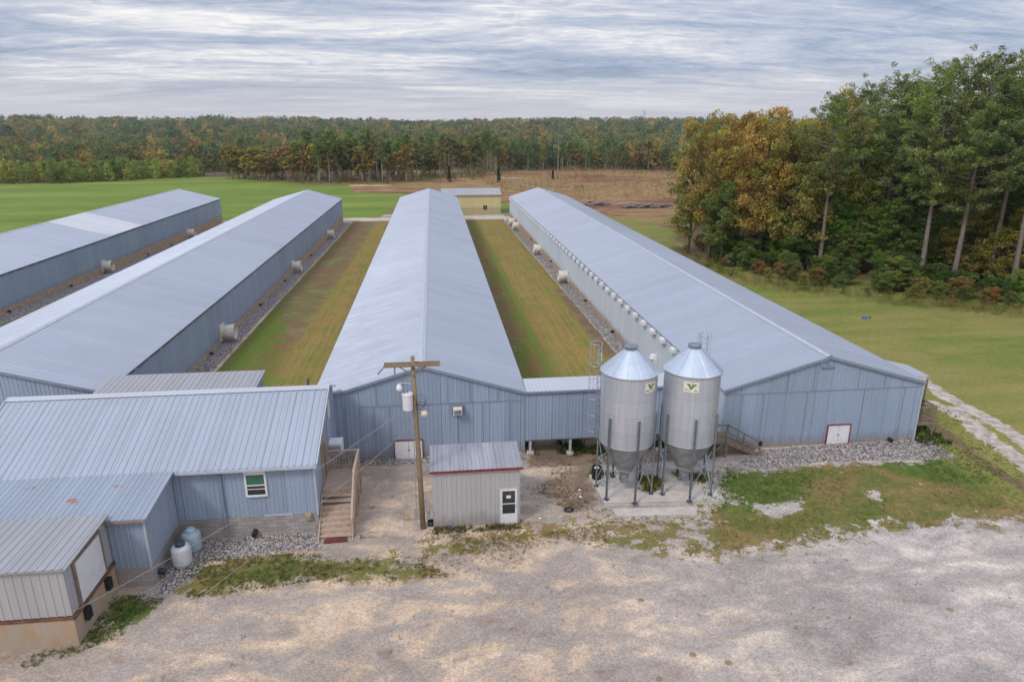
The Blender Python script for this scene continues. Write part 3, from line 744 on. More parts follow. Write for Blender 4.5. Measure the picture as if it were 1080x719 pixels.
# side deck at the far right of the right barn
def side_deck():
    d = thing('side_deck', 'raised wooden deck with rail at the right side of the right barn', 'deck', (29.8, 36.8, 0))
    z = .95; X0, X1, Y0, Y1 = 28.96, 30.5, 35.9, 38.4
    m = MB()
    for i in range(17): m.box(X0, X1, Y0 + i * .147, Y0 + i * .147 + .13, z - .04, z)
    m.box(X0, X1, Y0 - .03, Y0, z - .2, z - .02); m.box(X1, X1 + .04, Y0, Y1, z - .2, z - .02); m.build('deck_floor', M['wood_old'], d)
    for x, y, t in ((X1, Y0, 1.0), (X1, Y1, 1.0), (X0 + .1, Y0, 1.0), (X1 + .1, Y1 - 1.2, 2.3)):
        m = MB(); m.box(x - .05, x + .05, y - .05, y + .05, hz(x, y) - .1, z + t); m.build('post', M['wood_old'], d)
    m = MB(); m.bar((X1 - .02, Y0, .35), (X1 - .5, Y0, z - .1), .05, .07); m.build('brace', M['wood_old'], d)
    m = MB(); m.box(X0, X1, Y0 - .05, Y0 + .03, z + .95, z + 1.02); m.box(X1 - .04, X1 + .05, Y0, Y1, z + .95, z + 1.02); m.box(X0, X1, Y1 - .04, Y1 + .04, z + .95, z + 1.02)
    m.box(X0, X1, Y0 - .02, Y0 + .02, z + .12, z + .18); m.box(X1 - .02, X1 + .02, Y0, Y1, z + .12, z + .18); m.build('handrail', M['wood_old'], d)
    m = MB()
    for i in range(11): x = X0 + .1 + i * .135; m.box(x - .018, x + .018, Y0 - .045, Y0 - .02, z + .1, z + .95)
    for i in range(17): y = Y0 + .1 + i * .14; m.box(X1 + .02, X1 + .045, y - .018, y + .018, z + .1, z + .95)
    m.build('balusters', M['wood_old'], d)
    m = MB(); m.slab([(28.98, 36.3, 3.84), (28.98, 39.6, 3.84), (30.9, 39.6, 3.38), (30.9, 37.4, 3.38)][::-1], .05); m.build('awning', M['roof_bright'], d)
side_deck()

# ------------------------------------------------------------------ office house, left
h = thing('office_building', 'blue grey metal office wing with silver roof and concrete block base, left foreground', 'building', (-9, 29.3, 0))
XR, YF, YB, YRD, ZR, ZE = -5.97, 29.3, 36.4, 34.2, 5.5, 3.70
XL = -21.2
kf = (ZR - ZE) / (YRD - YF)
m = MB(); ribs(m, (-12.27, YF, 1.03), (1, 0, 0), (0, 0, 1), (0, -1, 0), 6.3, ZE - 1.03, pitch=.2); m.build('front_wall', M['wall_front'], h)
m = MB()
def gt(t):
    y = YF + t
    return (ZR - kf * abs(y - YRD)) - 1.03
ribs(m, (XR, YF, 1.03), (0, 1, 0), (0, 0, 1), (1, 0, 0), YB - YF, gt, pitch=.2); m.build('gable_wall', M['wall_side'], h)
m = MB(); ribs(m, (XL, YB, 1.03), (0, -1, 0), (0, 0, 1), (-1, 0, 0), YB - YF, lambda t: (ZR - kf * abs(YB - t - YRD)) - 1.03, pitch=.2); m.build('gable_wall', M['wall_side'], h)
m = MB(); m.box(XL, XR, YB - .04, YB, 0, 4.65); m.build('rear_wall', M['wall_front'], h)
m = MB(); m.box(-12.12, XR + .02, YF - .02, YF + .2, -.3, 1.03); m.box(XR - .2, XR + .02, YF + .2, YB, -.3, 1.03); m.box(XL, -12.12, YF, YF + .2, -.3, 1.03); m.box(XL, XL + .2, YF + .2, YB, -.3, 1.03)
m.build('block_base', M['block'], h)
m = MB()
ex0, ex1 = XL - .2, XR + .2
zf = ZE - kf * .28 + .07; yf = YF - .28
V = Vector((0, yf - YRD, zf - (ZR + .07)))
ribs(m, (ex0, YRD, ZR + .07), (1, 0, 0), V, (0, -kf, 1), ex1 - ex0, V.length, pitch=.30, h=.03)
zb = ZR + .07 - kf * (YB - YRD)
ribs(m, (ex1, YRD, ZR + .07), (-1, 0, 0), Vector((0, YB - YRD, zb - ZR - .07)), (0, kf, 1), ex1 - ex0, Vector((0, YB - YRD, zb - ZR - .07)).length, pitch=.30, h=.03)
m.slab([(ex0, yf, zf - .005), (ex1, yf, zf - .005), (ex1, YRD, ZR + .065), (ex0, YRD, ZR + .065)], .07)
m.slab([(ex0, YRD, ZR + .065), (ex1, YRD, ZR + .065), (ex1, YB, zb - .005), (ex0, YB, zb - .005)], .07)
hr = m.build('roof', M['roof_x'], h)
m = MB(); w = .3
m.add([(ex0 - .02, YRD - w, ZR + .12 - w * kf), (ex0 - .02, YRD, ZR + .13), (ex0 - .02, YRD + w, ZR + .12 - w * kf), (ex1 + .02, YRD - w, ZR + .12 - w * kf), (ex1 + .02, YRD, ZR + .13), (ex1 + .02, YRD + w, ZR + .12 - w * kf)], [(1, 0, 3, 4), (2, 1, 4, 5)])
m.bar((ex1 + .01, yf, zf + .01), (ex1 + .01, YRD, ZR + .08), .05, .12); m.bar((ex0 - .01, yf, zf + .01), (ex0 - .01, YRD, ZR + .08), .05, .12)
m.build('ridge_cap', M['roof_bright'], hr)
m = MB(); m.tube([(-6.9, 34.6, 5.3), (-6.9, 34.6, 5.85)], .05, 8); m.build('vent_pipe', M['foot'], hr)
m = MB(); m.box(-12.0, ex1, yf - .08, yf - .005, zf - .14, zf - .02); m.build('gutter', M['trim'], h)
m = MB(); m.box(XR - .02, XR + .06, YF - .06, YF + .02, .95, ZE - .12); m.build('corner_trim', M['trim'], h)
m = MB(); m.tube([(-10.15, yf + .06, zf - .16), (-10.15, YF - .08, zf - .42), (-10.15, YF - .08, .45)], .05, 8); m.box(-10.24, -10.06, YF - .14, YF - .02, 1.22, 1.30); m.build('downpipe', M['trim_grey'], h)
m = MB(); m.box(-8.42, -7.1, YF - .045, YF - .022, 1.0, 1.1); m.build('drip_trim', M['trim'], h)
# window
m = MB(); x0, x1, z0, z1 = -8.98, -8.28, 2.18, 3.22
x0, x1 = -9.02, -8.22
x0 += .0
m.box(x0 - .09, x0, YF - .08, YF - .02, z0 - .09, z1 + .17); m.box(x1, x1 + .09, YF - .08, YF - .02, z0 - .09, z1 + .17); m.box(x0, x1, YF - .08, YF - .02, z1, z1 + .17); m.box(x0, x1, YF - .1, YF - .02, z0 - .09, z0)
m.box(x0, x1, YF - .07, YF - .025, (z0 + z1) / 2 - .05, (z0 + z1) / 2); m.box(x0, x1, YF - .06, YF - .03, z0 + .28, z0 + .31)
w_ = m.build('window', M['white'], h)
m = MB(); m.box(x0, x1, YF - .045, YF - .025, (z0 + z1) / 2, z1); m.build('pane', M['green_glass'], w_)
m = MB(); m.box(x0, x1, YF - .045, YF - .025, z0, (z0 + z1) / 2 - .05); m.build('pane', M['glass'], w_)
m = MB(); m.tube([(-8.9, YF - .02, .28), (-8.9, YF - .35, .2)], .12, 10); m.build('drain_pipe', M['black'], h)
m = MB(); m.box(-6.52, -6.25, YF - .14, YF - .02, .72, 1.08); m.box(-6.44, -6.33, YF - .2, YF - .14, .8, 1.0); m.build('electric_box', M['foundation'], h, bevel=.01)
# gable door, windows
m = MB(); m.box(XR + .025, XR + .07, 31.35, 32.25, 1.53, 3.5); dd = m.build('door', M['wood_old'], h)
m = MB(); m.box(XR + .02, XR + .11, 31.23, 31.35, 1.53, 3.62); m.box(XR + .02, XR + .11, 32.25, 32.37, 1.53, 3.62); m.box(XR + .02, XR + .11, 31.35, 32.25, 3.5, 3.62); m.build('frame', M['foundation'], dd)
m = MB(); m.box(XR + .02, XR + .08, 34.0, 34.5, 3.75, 4.75); m.build('gable_vent', M['white'], h)
m = MB(); m.tube([(XR + .1, 33.2, 2.7), (XR + .1, 33.2, 3.9)], .03, 6); m.build('conduit', M['trim'], h)
ac2 = thing('air_conditioner', 'white boxy air conditioner on the office gable wall above the wooden deck', 'air conditioner', (-5.6, 33.8, 2.3))
m = MB(); m.box(XR + .03, XR + .72, 33.35, 34.15, 2.0, 2.62); m.build('casing', M['white'], ac2, bevel=.015)
m = MB()
for i in range(7): m.box(XR + .1 + i * .085, XR + .14 + i * .085, 33.32, 33.35, 2.06, 2.5)
m.build('grille', M['galv_dark'], ac2)
m = MB(); m.bar((XR + .03, 33.75, 1.6), (XR + .6, 33.75, 2.0), .04); m.build('bracket', M['galv_dark'], ac2)

# front wing
wg = thing('office_wing', 'lower blue grey wing with rust spotted roof in front of the office', 'building', (-15, 26, 0))
WX, WY0, WY1 = -12.28, 26.0, 29.28
m = MB(); ribs(m, (XL, WY0, .92), (1, 0, 0), (0, 0, 1), (0, -1, 0), WX - XL, 3.28 - .92, pitch=.23); m.build('front_wall', M['wall_front'], wg)
m = MB(); ribs(m, (WX, WY0, .92), (0, 1, 0), (0, 0, 1), (1, 0, 0), WY1 - WY0, lambda t: 3.28 - .92 + .125 * t, pitch=.2); m.build('side_wall', M['wall_side'], wg)
m = MB(); m.box(XL, WX + .02, WY0 - .02, WY0 + .2, -.3, .92); m.box(WX - .2, WX + .02, WY0 + .2, WY1 - .03, -.3, .92); m.build('block_base', M['block'], wg)
V = Vector((0, WY0 - .25 - WY1 + .27, -.43))
m = MB(); y1 = 29.02; ribs(m, (XL, y1, 3.70), (1, 0, 0), (0, (WY0 - .25) - y1, -.38), (0, -.11, 1), WX + .25 - XL, math.hypot(y1 - WY0 + .25, .38), pitch=.23, h=.025)
m.slab([(XL, WY0 - .25, 3.312), (WX + .25, WY0 - .25, 3.312), (WX + .25, y1, 3.692), (XL, y1, 3.692)], .06); wr = m.build('roof', M['roof_rust'], wg)
m = MB(); m.box(-20, WX + .22, WY0 - .29, WY0 - .255, 3.17, 3.27); m.build('eave_board', M['wood_old'], wg)
m = MB(); m.box(WX - .02, WX + .06, WY0 - .06, WY0 + .02, .88, 3.22); m.build('corner_trim', M['trim'], wg)
m = MB(); m.tube([(WX + .02, 26.5, .35), (WX + .3, 26.5, .25)], .14, 10); m.build('drain_pipe', M['black'], wg)

# loading dock
dk = thing('loading_dock', 'pale grey metal loading dock hut on a stained concrete base at the left edge', 'building', (-16, 24, 0))
DX, DY0, DY1, DL = -13.72, 22.6, 25.94, -20.5
m = MB(); ribs(m, (DL, DY0, 1.34), (1, 0, 0), (0, 0, 1), (0, -1, 0), DX - DL, 2.02, pitch=.3, h=.025); m.build('front_wall', M['wall_cream'], dk)
m = MB(); ribs(m, (DX, DY0, 1.34), (0, 1, 0), (0, 0, 1), (1, 0, 0), DY1 - DY0, lambda t: 2.02 + .03 * t, pitch=.23); m.build('side_wall', M['wall_cream_y'], dk)
m = MB(); m.box(DL, DX + .03, DY0 - .03, DY1, -.4, 1.22); m.build('concrete_base', M['dockbase'], dk)
m = MB(); m.box(DL, DX + .06, DY0 - .06, DY0 - .03, 1.2, 1.32); m.box(DX + .03, DX + .1, DY0 - .03, DY1, 1.18, 1.32); m.build('sill_board', M['sill'], dk)
m = MB(); ribs(m, (DL, DY1, 3.52), (1, 0, 0), (0, DY0 - .15 - DY1, -.1), (0, -.03, 1), DX + .2 - DL, DY1 - DY0 + .15, pitch=.3, h=.03)
m.slab([(DL, DY0 - .15, 3.41), (DX + .2, DY0 - .15, 3.41), (DX + .2, DY1, 3.51), (DL, DY1, 3.51)], .06); m.build('roof', M['roof_dock'], dk)
m = MB(); m.box(DX + .03, DX + .07, 23.25, 25.2, 1.36, 3.12); o = m.build('door', M['white'], dk)
m = MB(); m.box(DX + .03, DX + .10, 23.15, 23.25, 1.33, 3.22); m.box(DX + .03, DX + .10, 25.2, 25.3, 1.33, 3.22); m.box(DX + .03, DX + .10, 23.25, 25.2, 3.12, 3.22); m.build('frame', M['wood_old'], o)
for y in (23.35, 25.1):
    m = MB(); m.box(DX + .04, DX + .22, y - .16, y + .16, .62, 1.1); m.build('dock_bumper', M['black'], dk, bevel=.02)

# rear corridor between the second barn and the office
rc = thing('rear_corridor', 'low silver roofed corridor behind the office, reaching to the second barn', 'corridor', (-15, 38, 0))
m = MB(); ribs(m, (-10.6, 36.5, 0), (0, 1, 0), (0, 0, 1), (1, 0, 0), 3.4, lambda t: 4.2 + .08 * t); m.build('side_wall', M['wall_side'], rc)
m = MB(); m.box(-19.3, -10.64, 39.86, 39.9, 0, 4.4); m.build('rear_wall', M['wall_front'], rc)
m = MB(); ribs(m, (-19.2, 36.45, 4.24), (1, 0, 0), (0, 3.6, .28), (0, -.08, 1), 8.8, 3.6, pitch=.3, h=.03)
m.slab([(-19.2, 36.45, 4.235), (-10.4, 36.45, 4.235), (-10.4, 40.05, 4.515), (-19.2, 40.05, 4.515)], .07); m.build('roof', M['roof_dock'], rc)

# ------------------------------------------------------------------ office deck and stairs
def office_deck():
    d = thing('entrance_deck', 'new wooden deck with open stairs and slatted rail beside the office door', 'deck', (-5.1, 30.5, 0))
    X0, X1, Y0, Y1, Z = -5.9, -4.33, 30.55, 32.75, 1.5
    m = MB(); n = 15
    for i in range(n): a = Y0 + (Y1 - Y0) * i / n; m.box(X0, X1, a, a + (Y1 - Y0) / n - .012, Z - .04, Z)
    m.box(X0, X1, Y0 - .04, Y0, Z - .22, Z - .03); m.box(X1, X1 + .04, Y0, Y1, Z - .22, Z - .03); m.build('deck_floor', M['wood_new'], d)
    n = 8
    for i in range(n):
        y = Y0 - .05 - (i + 1) * .232; z = Z - (i + 1) * (Z / (n + .6))
        m = MB(); m.box(X0 + .02, X1, y, y + .25, z - .045, z)
        if i > 2: m.box(X0 + .02, X1, y + .23, y + .25, z, z + .15)
        m.build('tread', M['wood_new'], d)
    for x in (X0, X1):
        m = MB(); m.bar((x, Y0, Z - .18), (x, Y0 - 2.1, -.12), .05, .27); m.build('stringer', M['wood_new'], d)
    for x, y, zt in ((X1, Y0, Z + 1.0), (X1, Y1, Z + 1.0), (X0 + .08, Y1, Z + 1.0), (X1, Y0 - 1.85, 1.02), (X1, 31.6, Z + 1.)):
        m = MB(); m.box(x - .045, x + .045, y - .045, y + .045, -.2, zt); m.build('post', M['wood_new'], d)
    m = MB(); m.box(X1 - .06, X1 + .06, Y0, Y1 + .06, Z + 1.0, Z + 1.04); m.box(X0, X1 - .06, Y1 - .06, Y1 + .06, Z + 1.0, Z + 1.04)
    m.box(X1 - .02, X1 + .02, Y0, Y1, Z + .1, Z + .19); m.box(X0, X1, Y1 - .02, Y1 + .02, Z + .1, Z + .19)
    m.bar((X1, Y0, Z + 1.02), (X1, Y0 - 1.95, 1.0), .1, .045); m.bar((X1, Y0, Z + .15), (X1, Y0 - 1.9, .2), .04, .09); m.build('handrail', M['wood_new'], d)
    m = MB()
    for i in range(15): y = Y0 + .1 + i * .148; m.box(X1 + .02, X1 + .05, y - .02, y + .02, Z, Z + 1.0)
    for i in range(10): x = X0 + .15 + i * .148; m.box(x - .02, x + .02, Y1 - .05, Y1 - .02, Z, Z + 1.0)
    for i in range(12):
        k = (i + .5) / 12; y = Y0 - k * 1.95; zt = Z + 1.0 - k * (Z); m.box(X1 + .02, X1 + .05, y - .02, y + .02, zt - .95, zt)
    m.build('balusters', M['wood_new'], d)
office_deck()
m = MB(); zm = hz(-5.1, 28.4); m.add([(-5.62, 28.2, zm + .05), (-4.55, 28.25, zm + .05), (-4.6, 28.62, zm + .06), (-5.6, 28.56, zm + .05), (-5.62, 28.2, zm), (-4.55, 28.25, zm), (-4.6, 28.62, zm), (-5.6, 28.56, zm)], [(0, 1, 2, 3), (0, 4, 5, 1), (1, 5, 6, 2), (2, 6, 7, 3), (3, 7, 4, 0)])
tag(m.build('door_mat', M['mat'], loc=(-5.1, 28.4, zm)), 'dark red mat on the gravel at the foot of the office stairs', 'mat')

# propane tanks
def tank(x, y, hgt, r, mat, lid, label):
    z = hz(x, y); t = thing('gas_tank', label, 'tank', (x, y, z))
    m = MB(); m.lathe([(0, .08), (r * .8, .1), (r * .97, .16), (r, .22), (r, hgt - .2), (r * .97, hgt - .12), (r * .85, hgt - .04), (r * .5, hgt), (0, hgt + .01)], (x, y, z), 28); m.build('body', mat, t, smooth=True)
    m = MB(); m.lathe([(r * .72, 0), (r * .72, .11), (r * .66, .11), (r * .66, 0)], (x, y, z), 20); m.build('foot_ring', mat, t, smooth=False)
    m = MB(); m.lathe([(r * .5, hgt - .05), (r * .52, hgt + .12), (r * .35, hgt + .18), (0, hgt + .18)], (x, y, z), 18); m.build('lid', lid, t)
tank(-11.55, 27.3, 1.02, .41, M['porcelain'], M['foot'], 'white upright gas tank with a dark lid beside the wing wall')
tank(-11.45, 28.35, 1.02, .41, M['tank_blue'], M['tank_blue'], 'pale blue upright gas tank in the corner behind the white tank')

# ------------------------------------------------------------------ pale shed
sh = thing('utility_shed', 'small pale grey metal shed with red roof trim beside the utility pole', 'shed', (1.6, 29, 0))
SX0, SX1, SY0, SY1 = -.52, 3.66, 28.95, 31.25
zf_, zb_ = 3.06, 3.22
m = MB(); ribs(m, (SX0, SY0, -.05), (1, 0, 0), (0, 0, 1), (0, -1, 0), SX1 - SX0, 3.02, pitch=.23, h=.02); m.build('front_wall', M['wall_cream'], sh)
m = MB(); ribs(m, (SX1, SY0, -.05), (0, 1, 0), (0, 0, 1), (1, 0, 0), SY1 - SY0, 3.1, pitch=.23); ribs(m, (SX0, SY1, -.05), (0, -1, 0), (0, 0, 1), (-1, 0, 0), SY1 - SY0, 3.02, pitch=.23); m.box(SX0, SX1, SY1 - .03, SY1, 0, 3.1); m.build('side_wall', M['wall_cream_y'], sh)
m = MB(); ribs(m, (SX0 - .1, SY0 - .12, zf_ + .03), (1, 0, 0), (0, SY1 - SY0 + .22, zb_ - zf_), (0, -.08, 1), SX1 - SX0 + .2, SY1 - SY0 + .22, pitch=.2, h=.03)
m.slab([(SX0 - .1, SY0 - .12, zf_ + .025), (SX1 + .1, SY0 - .12, zf_ + .025), (SX1 + .1, SY1 + .1, zb_ + .025), (SX0 - .1, SY1 + .1, zb_ + .025)], .05); m.build('roof', M['roof_shed'], sh)
m = MB(); m.box(SX0 - .12, SX1 + .12, SY0 - .15, SY0 - .122, zf_ - .07, zf_ + .04); m.build('red_trim', M['red'], sh)
m = MB(); m.box(2.70, 3.49, SY0 - .06, SY0 - .025, .0, 1.93); d_ = m.build('door', M['white'], sh)
for a, c in ((.62, 1.12), (1.18, 1.83)):
    m = MB(); m.box(2.79, 3.40, SY0 - .07, SY0 - .058, a, c); m.build('pane', M['glass'], d_)
m = MB(); m.box(2.98, 3.2, SY0 - .082, SY0 - .072, 1.45, 1.6)
o = m.build('notice', M['paper'], d_)
m = MB(); m.box(3.38, 3.44, SY0 - .1, SY0 - .06, .98, 1.03); m.build('handle', M['galv_dark'], d_)
m = MB(); m.box(2.62, 2.70, SY0 - .05, SY0 - .02, 0, 2.0); m.box(3.49, 3.57, SY0 - .05, SY0 - .02, 0, 2.0); m.box(2.70, 3.49, SY0 - .05, SY0 - .02, 1.93, 2.0); m.build('frame', M['trim'], d_)
z_ = hz(.6, 28.6)
for x, lb in ((.25, 'small black box on the ground at the foot of the pale shed wall'), (-.62, 'small dark blue bucket on the gravel between pole and shed')):
    mm = MB(); mm.box(x - .12, x + .12, 28.62, 28.8, z_ - .02, z_ + .17) if x > 0 else mm.lathe([(0, 0), (.14, 0), (.17, .26), (.14, .26), (.12, .05), (0, .05)], (x - .05, 29.2, z_), 14)
    tag(mm.build('meter_box' if x > 0 else 'bucket', M['foot'], loc=(x, 28.7, z_)), lb, 'box' if x > 0 else 'bucket')
m = MB(); zz = hz(-1.5, 30.3); m.box(-1.95, -1.1, 29.75, 30.95, zz - .05, zz + .12)
tag(m.build('concrete_slab', M['foundation'], loc=(-1.5, 30.3, zz), bevel=.02), 'small tan concrete slab on the gravel behind the utility pole', 'slab')

# ------------------------------------------------------------------ utility pole
up = thing('utility_pole', 'tall brown timber utility pole with double crossarm and white transformer', 'utility pole', (-1.06, 29.0, 0))
lean = Vector((-.14, 0, 8.75))
def pp(z): return Vector((-1.04, 29.0, 0)) + lean * (z / 8.75)
m = MB(); m.tube([pp(-.2), pp(3), pp(6), pp(8.75)], [.135, .125, .11, .09], 14); m.build('pole', M['wood_pole'], up, smooth=True)
for dy in (-.16, .16):
    m = MB(); m.box(-2.45, .02, 29.0 + dy - .05, 29.0 + dy + .05, 8.33, 8.45); m.build('crossarm', M['wood_pole'], up, bevel=.01)
m = MB(); m.bar((-1.17, 28.85, 7.9), (-1.75, 28.85, 8.33), .03, .05); m.bar((-1.17, 28.85, 7.9), (-.6, 28.85, 8.33), .03, .05); m.build('brace', M['wood_pole'], up)
def insul(p, q):
    m = MB(); p = Vector(p); q = Vector(q); d = (q - p)
    pts = [p + d * (i / 8) for i in range(9)]; m.tube(pts, [.02, .05, .025, .05, .025, .05, .025, .05, .02], 8); m.build('insulator', M['galv_dark'], up)
insul((-2.42, 28.95, 8.36), (-2.72, 28.7, 8.08)); insul((-1.98, 28.84, 8.35), (-1.98, 28.84, 7.95)); insul((-1.6, 28.9, 8.5), (-1.6, 28.9, 8.72)) if 0 else None
m = MB(); c = pp(6.64) + Vector((-.33, -.05, 0)); m.lathe([(0, -.4), (.22, -.4), (.24, -.36), (.24, .32), (.26, .33), (.26, .38), (.2, .42), (0, .44)], c, 20); tr = m.build('transformer', M['porcelain'], up, smooth=False)
m = MB(); m.tube([c + Vector((0, 0, .42)), c + Vector((0, 0, .6))], [.05, .03], 8); m.tube([c + Vector((-.12, -.05, .42)), c + Vector((-.12, -.05, .55))], [.05, .03], 8); m.build('bushing', M['galv_dark'], tr)
m = MB(); a = pp(7.45); m.tube([a, a + Vector((-.5, -.1, .12)), a + Vector((-.66, -.1, .1))], .025, 6); m.build('lamp_arm', M['galv'], up)
m = MB(); m.lathe([(0, .12), (.09, .1), (.11, .0), (.16, -.06), (.12, -.18), (0, -.22)], a + Vector((-.66, -.1, -.06)), 14); m.build('lamp', M['white'], up, smooth=True)
m = MB(); a = pp(6.2); m.tube([a, a + Vector((.25, -.12, .1)), a + Vector((.38, -.12, 0))], .02, 6); m.build('lamp_arm', M['galv_dark'], up)
m = MB(); m.lathe([(0, .1), (.13, .08), (.17, -.05), (.13, -.16), (0, -.2)], a + Vector((.38, -.12, -.12)), 14); m.build('lamp', M['lamp'], up, smooth=True)
for k in range(7):
    a0 = pp(6.15 + .12 * (k % 4)); pts = []
    for i in range(15):
        t = i / 14 * (2 * math.pi) * .95; rr = .14 + .035 * k
        pts.append(a0 + Vector((.22 + .02 * k + rr * math.cos(t + k), -.12 - .01 * k, .2 + rr * math.sin(t + k))))
    if k < 5:
        m = MB(); m.tube(pts, .009, 5, cap=False); m.build('cable_loop', M['cable'], up)
m = MB(); m.box(-1.42, -1.24, 28.88, 29.0, .55, 1.2); m.tube([(-1.33, 28.94, 1.2), (-1.28, 28.9, 3.0), pp(6.2) + Vector((-.15, 0, 0))], .025, 6); m.build('meter_cabinet', M['galv'], up)
m = MB(); m.box(-.86, -.66, 28.86, 29.0, .55, 1.05); m.lathe([(0, -.16), (.1, -.14), (.1, 0)], (-.76, 28.88, 1.08), 12, 'y'); m.build('meter_cabinet', M['galv'], up)
def wire(a, b, sag, label, r=.010, n=24):
    a = Vector(a); b = Vector(b); pts = [a.lerp(b, i / n) - Vector((0, 0, sag * 4 * (i / n) * (1 - i / n))) for i in range(n + 1)]
    tag(MB().tube(pts, r, 5).build('overhead_wire', M['wire'], loc=tuple(a)), label, 'wire')
wire(pp(6.5) + Vector((-.1, 0, 0)), (-13.68, 22.62, 1.5), .35, 'pale wire from the utility pole across the office front to the loading dock corner')
gxy = at(140, 682); wire(pp(5.6), (gxy[0], gxy[1], .02), .25, 'pale guy wire from the utility pole down to the ground before the dock')

# ------------------------------------------------------------------ silos
pad = thing('silo_pad', 'pale concrete pad under the two silos', 'concrete pad', (11, 31, 0))
m = MB(); V0 = [(8.0, 32.95), (8.15, 30.0), (14.35, 29.55), (14.15, 32.5)]
m.add([(x, y, .2) for x, y in V0] + [(x, y, -.3) for x, y in V0], [(3, 2, 1, 0)[::-1], (0, 1, 5, 4), (1, 2, 6, 5), (2, 3, 7, 6), (3, 0, 4, 7)]); m.build('slab', M['concrete'], pad, bevel=.03)
m = MB(); q = [at(645, 537), at(735, 534.5), at(735, 543), at(650, 545)]; m.add([(x, y, .05) for x, y in q] + [(x, y, -.2) for x, y in q], [(3, 2, 1, 0), (0, 4, 5, 1), (1, 5, 6, 2), (2, 6, 7, 3), (3, 7, 4, 0)]); m.build('apron', M['concrete'], pad)

def silo(cx, cy, a0, lad, logo_a, label, top_ext):
    s = thing('feed_silo', label, 'silo', (cx, cy, .2), 'galvanised feed silos on the concrete pad')
    r = 1.37; zb, zt = 3.12, 6.95
    prof = []; z = zb; i = 0; pitch = .105
    while z < zt:
        prof += [(r + .012, z), (r + .021, z + pitch * .25), (r + .012, z + pitch * .5), (r + .005, z + pitch * .75)]; z += pitch
    prof.append((r + .01, zt))
    m = MB(); m.lathe(prof, (cx, cy, 0), 72); body = m.build('tank', M['silo'], s, smooth=True)
    m = MB()
    for k in range(6):
        t0 = math.pi / 3 * k + .3
        for zz0 in (zb + .0, ): pass
        m.tube([(cx + (r + .022) * math.cos(t0), cy + (r + .022) * math.sin(t0), zb), (cx + (r + .022) * math.cos(t0), cy + (r + .022) * math.sin(t0), zt)], .006, 4)
    m.build('sheet_seam', M['galv'], body)
    # roof cone with radial folded seams
    n = 12; m = MB(); base = 0
    m.lathe([(r + .09, zt - .07), (r + .10, zt - .02), (.30, zt + 1.05), (.27, zt + 1.05)], (cx, cy, 0), 48); cone = m.build('roof_cone', M['cone'], s)
    m = MB()
    for k in range(n):
        t = 2 * math.pi * (k + .3) / n; c_, s_ = math.cos(t), math.sin(t)
        m.bar((cx + (r + .1) * c_, cy + (r + .1) * s_, zt - .0), (cx + .3 * c_, cy + .3 * s_, zt + 1.07), .022, .035)
    m.build('roof_rib', M['cone'], cone)
    m = MB(); m.lathe([(.31, 1.0), (.31, 1.16), (.34, 1.17), (.34, 1.22), (.30, 1.25), (0, 1.28)], (cx, cy, zt), 28); m.build('lid', M['galv_dark'], s)
    m = MB(); m.lathe([(r - .02, zb + .05), (r - .03, zb - .06), (.24, 1.15), (.24, .95), (0, .95)], (cx, cy, 0), 40); hp = m.build('hopper', M['hopper'], s)
    m = MB(); m.box(cx - .2, cx + .2, cy - .24, cy + .24, .72, .97); m.tube([(cx + .1, cy, .85), (cx + .5, cy + 2.2, 1.1), (cx + .6, cy + 5.2, 2.2)], .06, 10); m.build('auger_boot', M['galv_dark'], s)
    for k in range(6):
        t = R(a0 + 60 * k); c_, s_ = math.cos(t), math.sin(t); T = Vector((-s_, c_, 0)); N = Vector((c_, s_, 0))
        p = Vector((cx, cy, 0)) + N * (r + .045)
        m = MB()
        for off, w_, d_ in ((0, .10, .012), (-.05, .012, .07), (.05, .012, .07)):
            q0 = p + T * off + N * (.03 if off else 0)
            m.bar(q0 + Vector((0, 0, .22)), q0 + Vector((0, 0, 4.72)), w_ if not off else .012, d_ if not off else .07, up=tuple(N))
        o = m.build('leg', M['galv_dark'], s)
        m = MB(); q0 = p + N * .02; m.bar(q0 + Vector((0, 0, .2)), q0 + Vector((0, 0, .23)), .26, .22, up=tuple(N)); m.add([q0 + T * .05 + N * -.03 + Vector((0, 0, .23)), q0 + T * .05 + N * .1 + Vector((0, 0, .23)), q0 + T * .05 + N * -.03 + Vector((0, 0, .55)),
            q0 - T * .05 + N * -.03 + Vector((0, 0, .23)), q0 - T * .05 + N * .1 + Vector((0, 0, .23)), q0 - T * .05 + N * -.03 + Vector((0, 0, .55))], [(0, 1, 2), (5, 4, 3), (0, 3, 4, 1), (1, 4, 5, 2), (2, 5, 3, 0)]); m.build('foot', M['foot'], o)
        t2 = R(a0 + 60 * (k + 1)); p2 = Vector((cx + (r + .02) * math.cos(t2), cy + (r + .02) * math.sin(t2), 0)); p1 = Vector((cx, cy, 0)) + N * (r + .02)
        m = MB(); m.bar(p1 + Vector((0, 0, 1.9)), p2 + Vector((0, 0, 1.9)), .045, .045)
        if k in (0, 2, 4): m.bar(p1 + Vector((0, 0, .7)), p2 + Vector((0, 0, 2.9)), .04, .015); m.bar(p2 + Vector((0, 0, .7)), p1 + Vector((0, 0, 2.9)), .04, .015)
        else: m.bar(p1 + Vector((0, 0, .75)), p2 + Vector((0, 0, 1.85)), .04, .015)
        m.build('brace', M['galv'], s)
    # ladder with safety cage
    t = R(lad); N = Vector((math.cos(t), math.sin(t), 0)); T = Vector((-N.y, N.x, 0)); c = Vector((cx, cy, 0)) + N * (r + .22)
    ztop = zt + top_ext
    m = MB()
    for o_ in (-.21, .21): m.bar(c + T * o_ + Vector((0, 0, 2.9)), c + T * o_ + Vector((0, 0, ztop)), .035, .02)
    z = 3.0
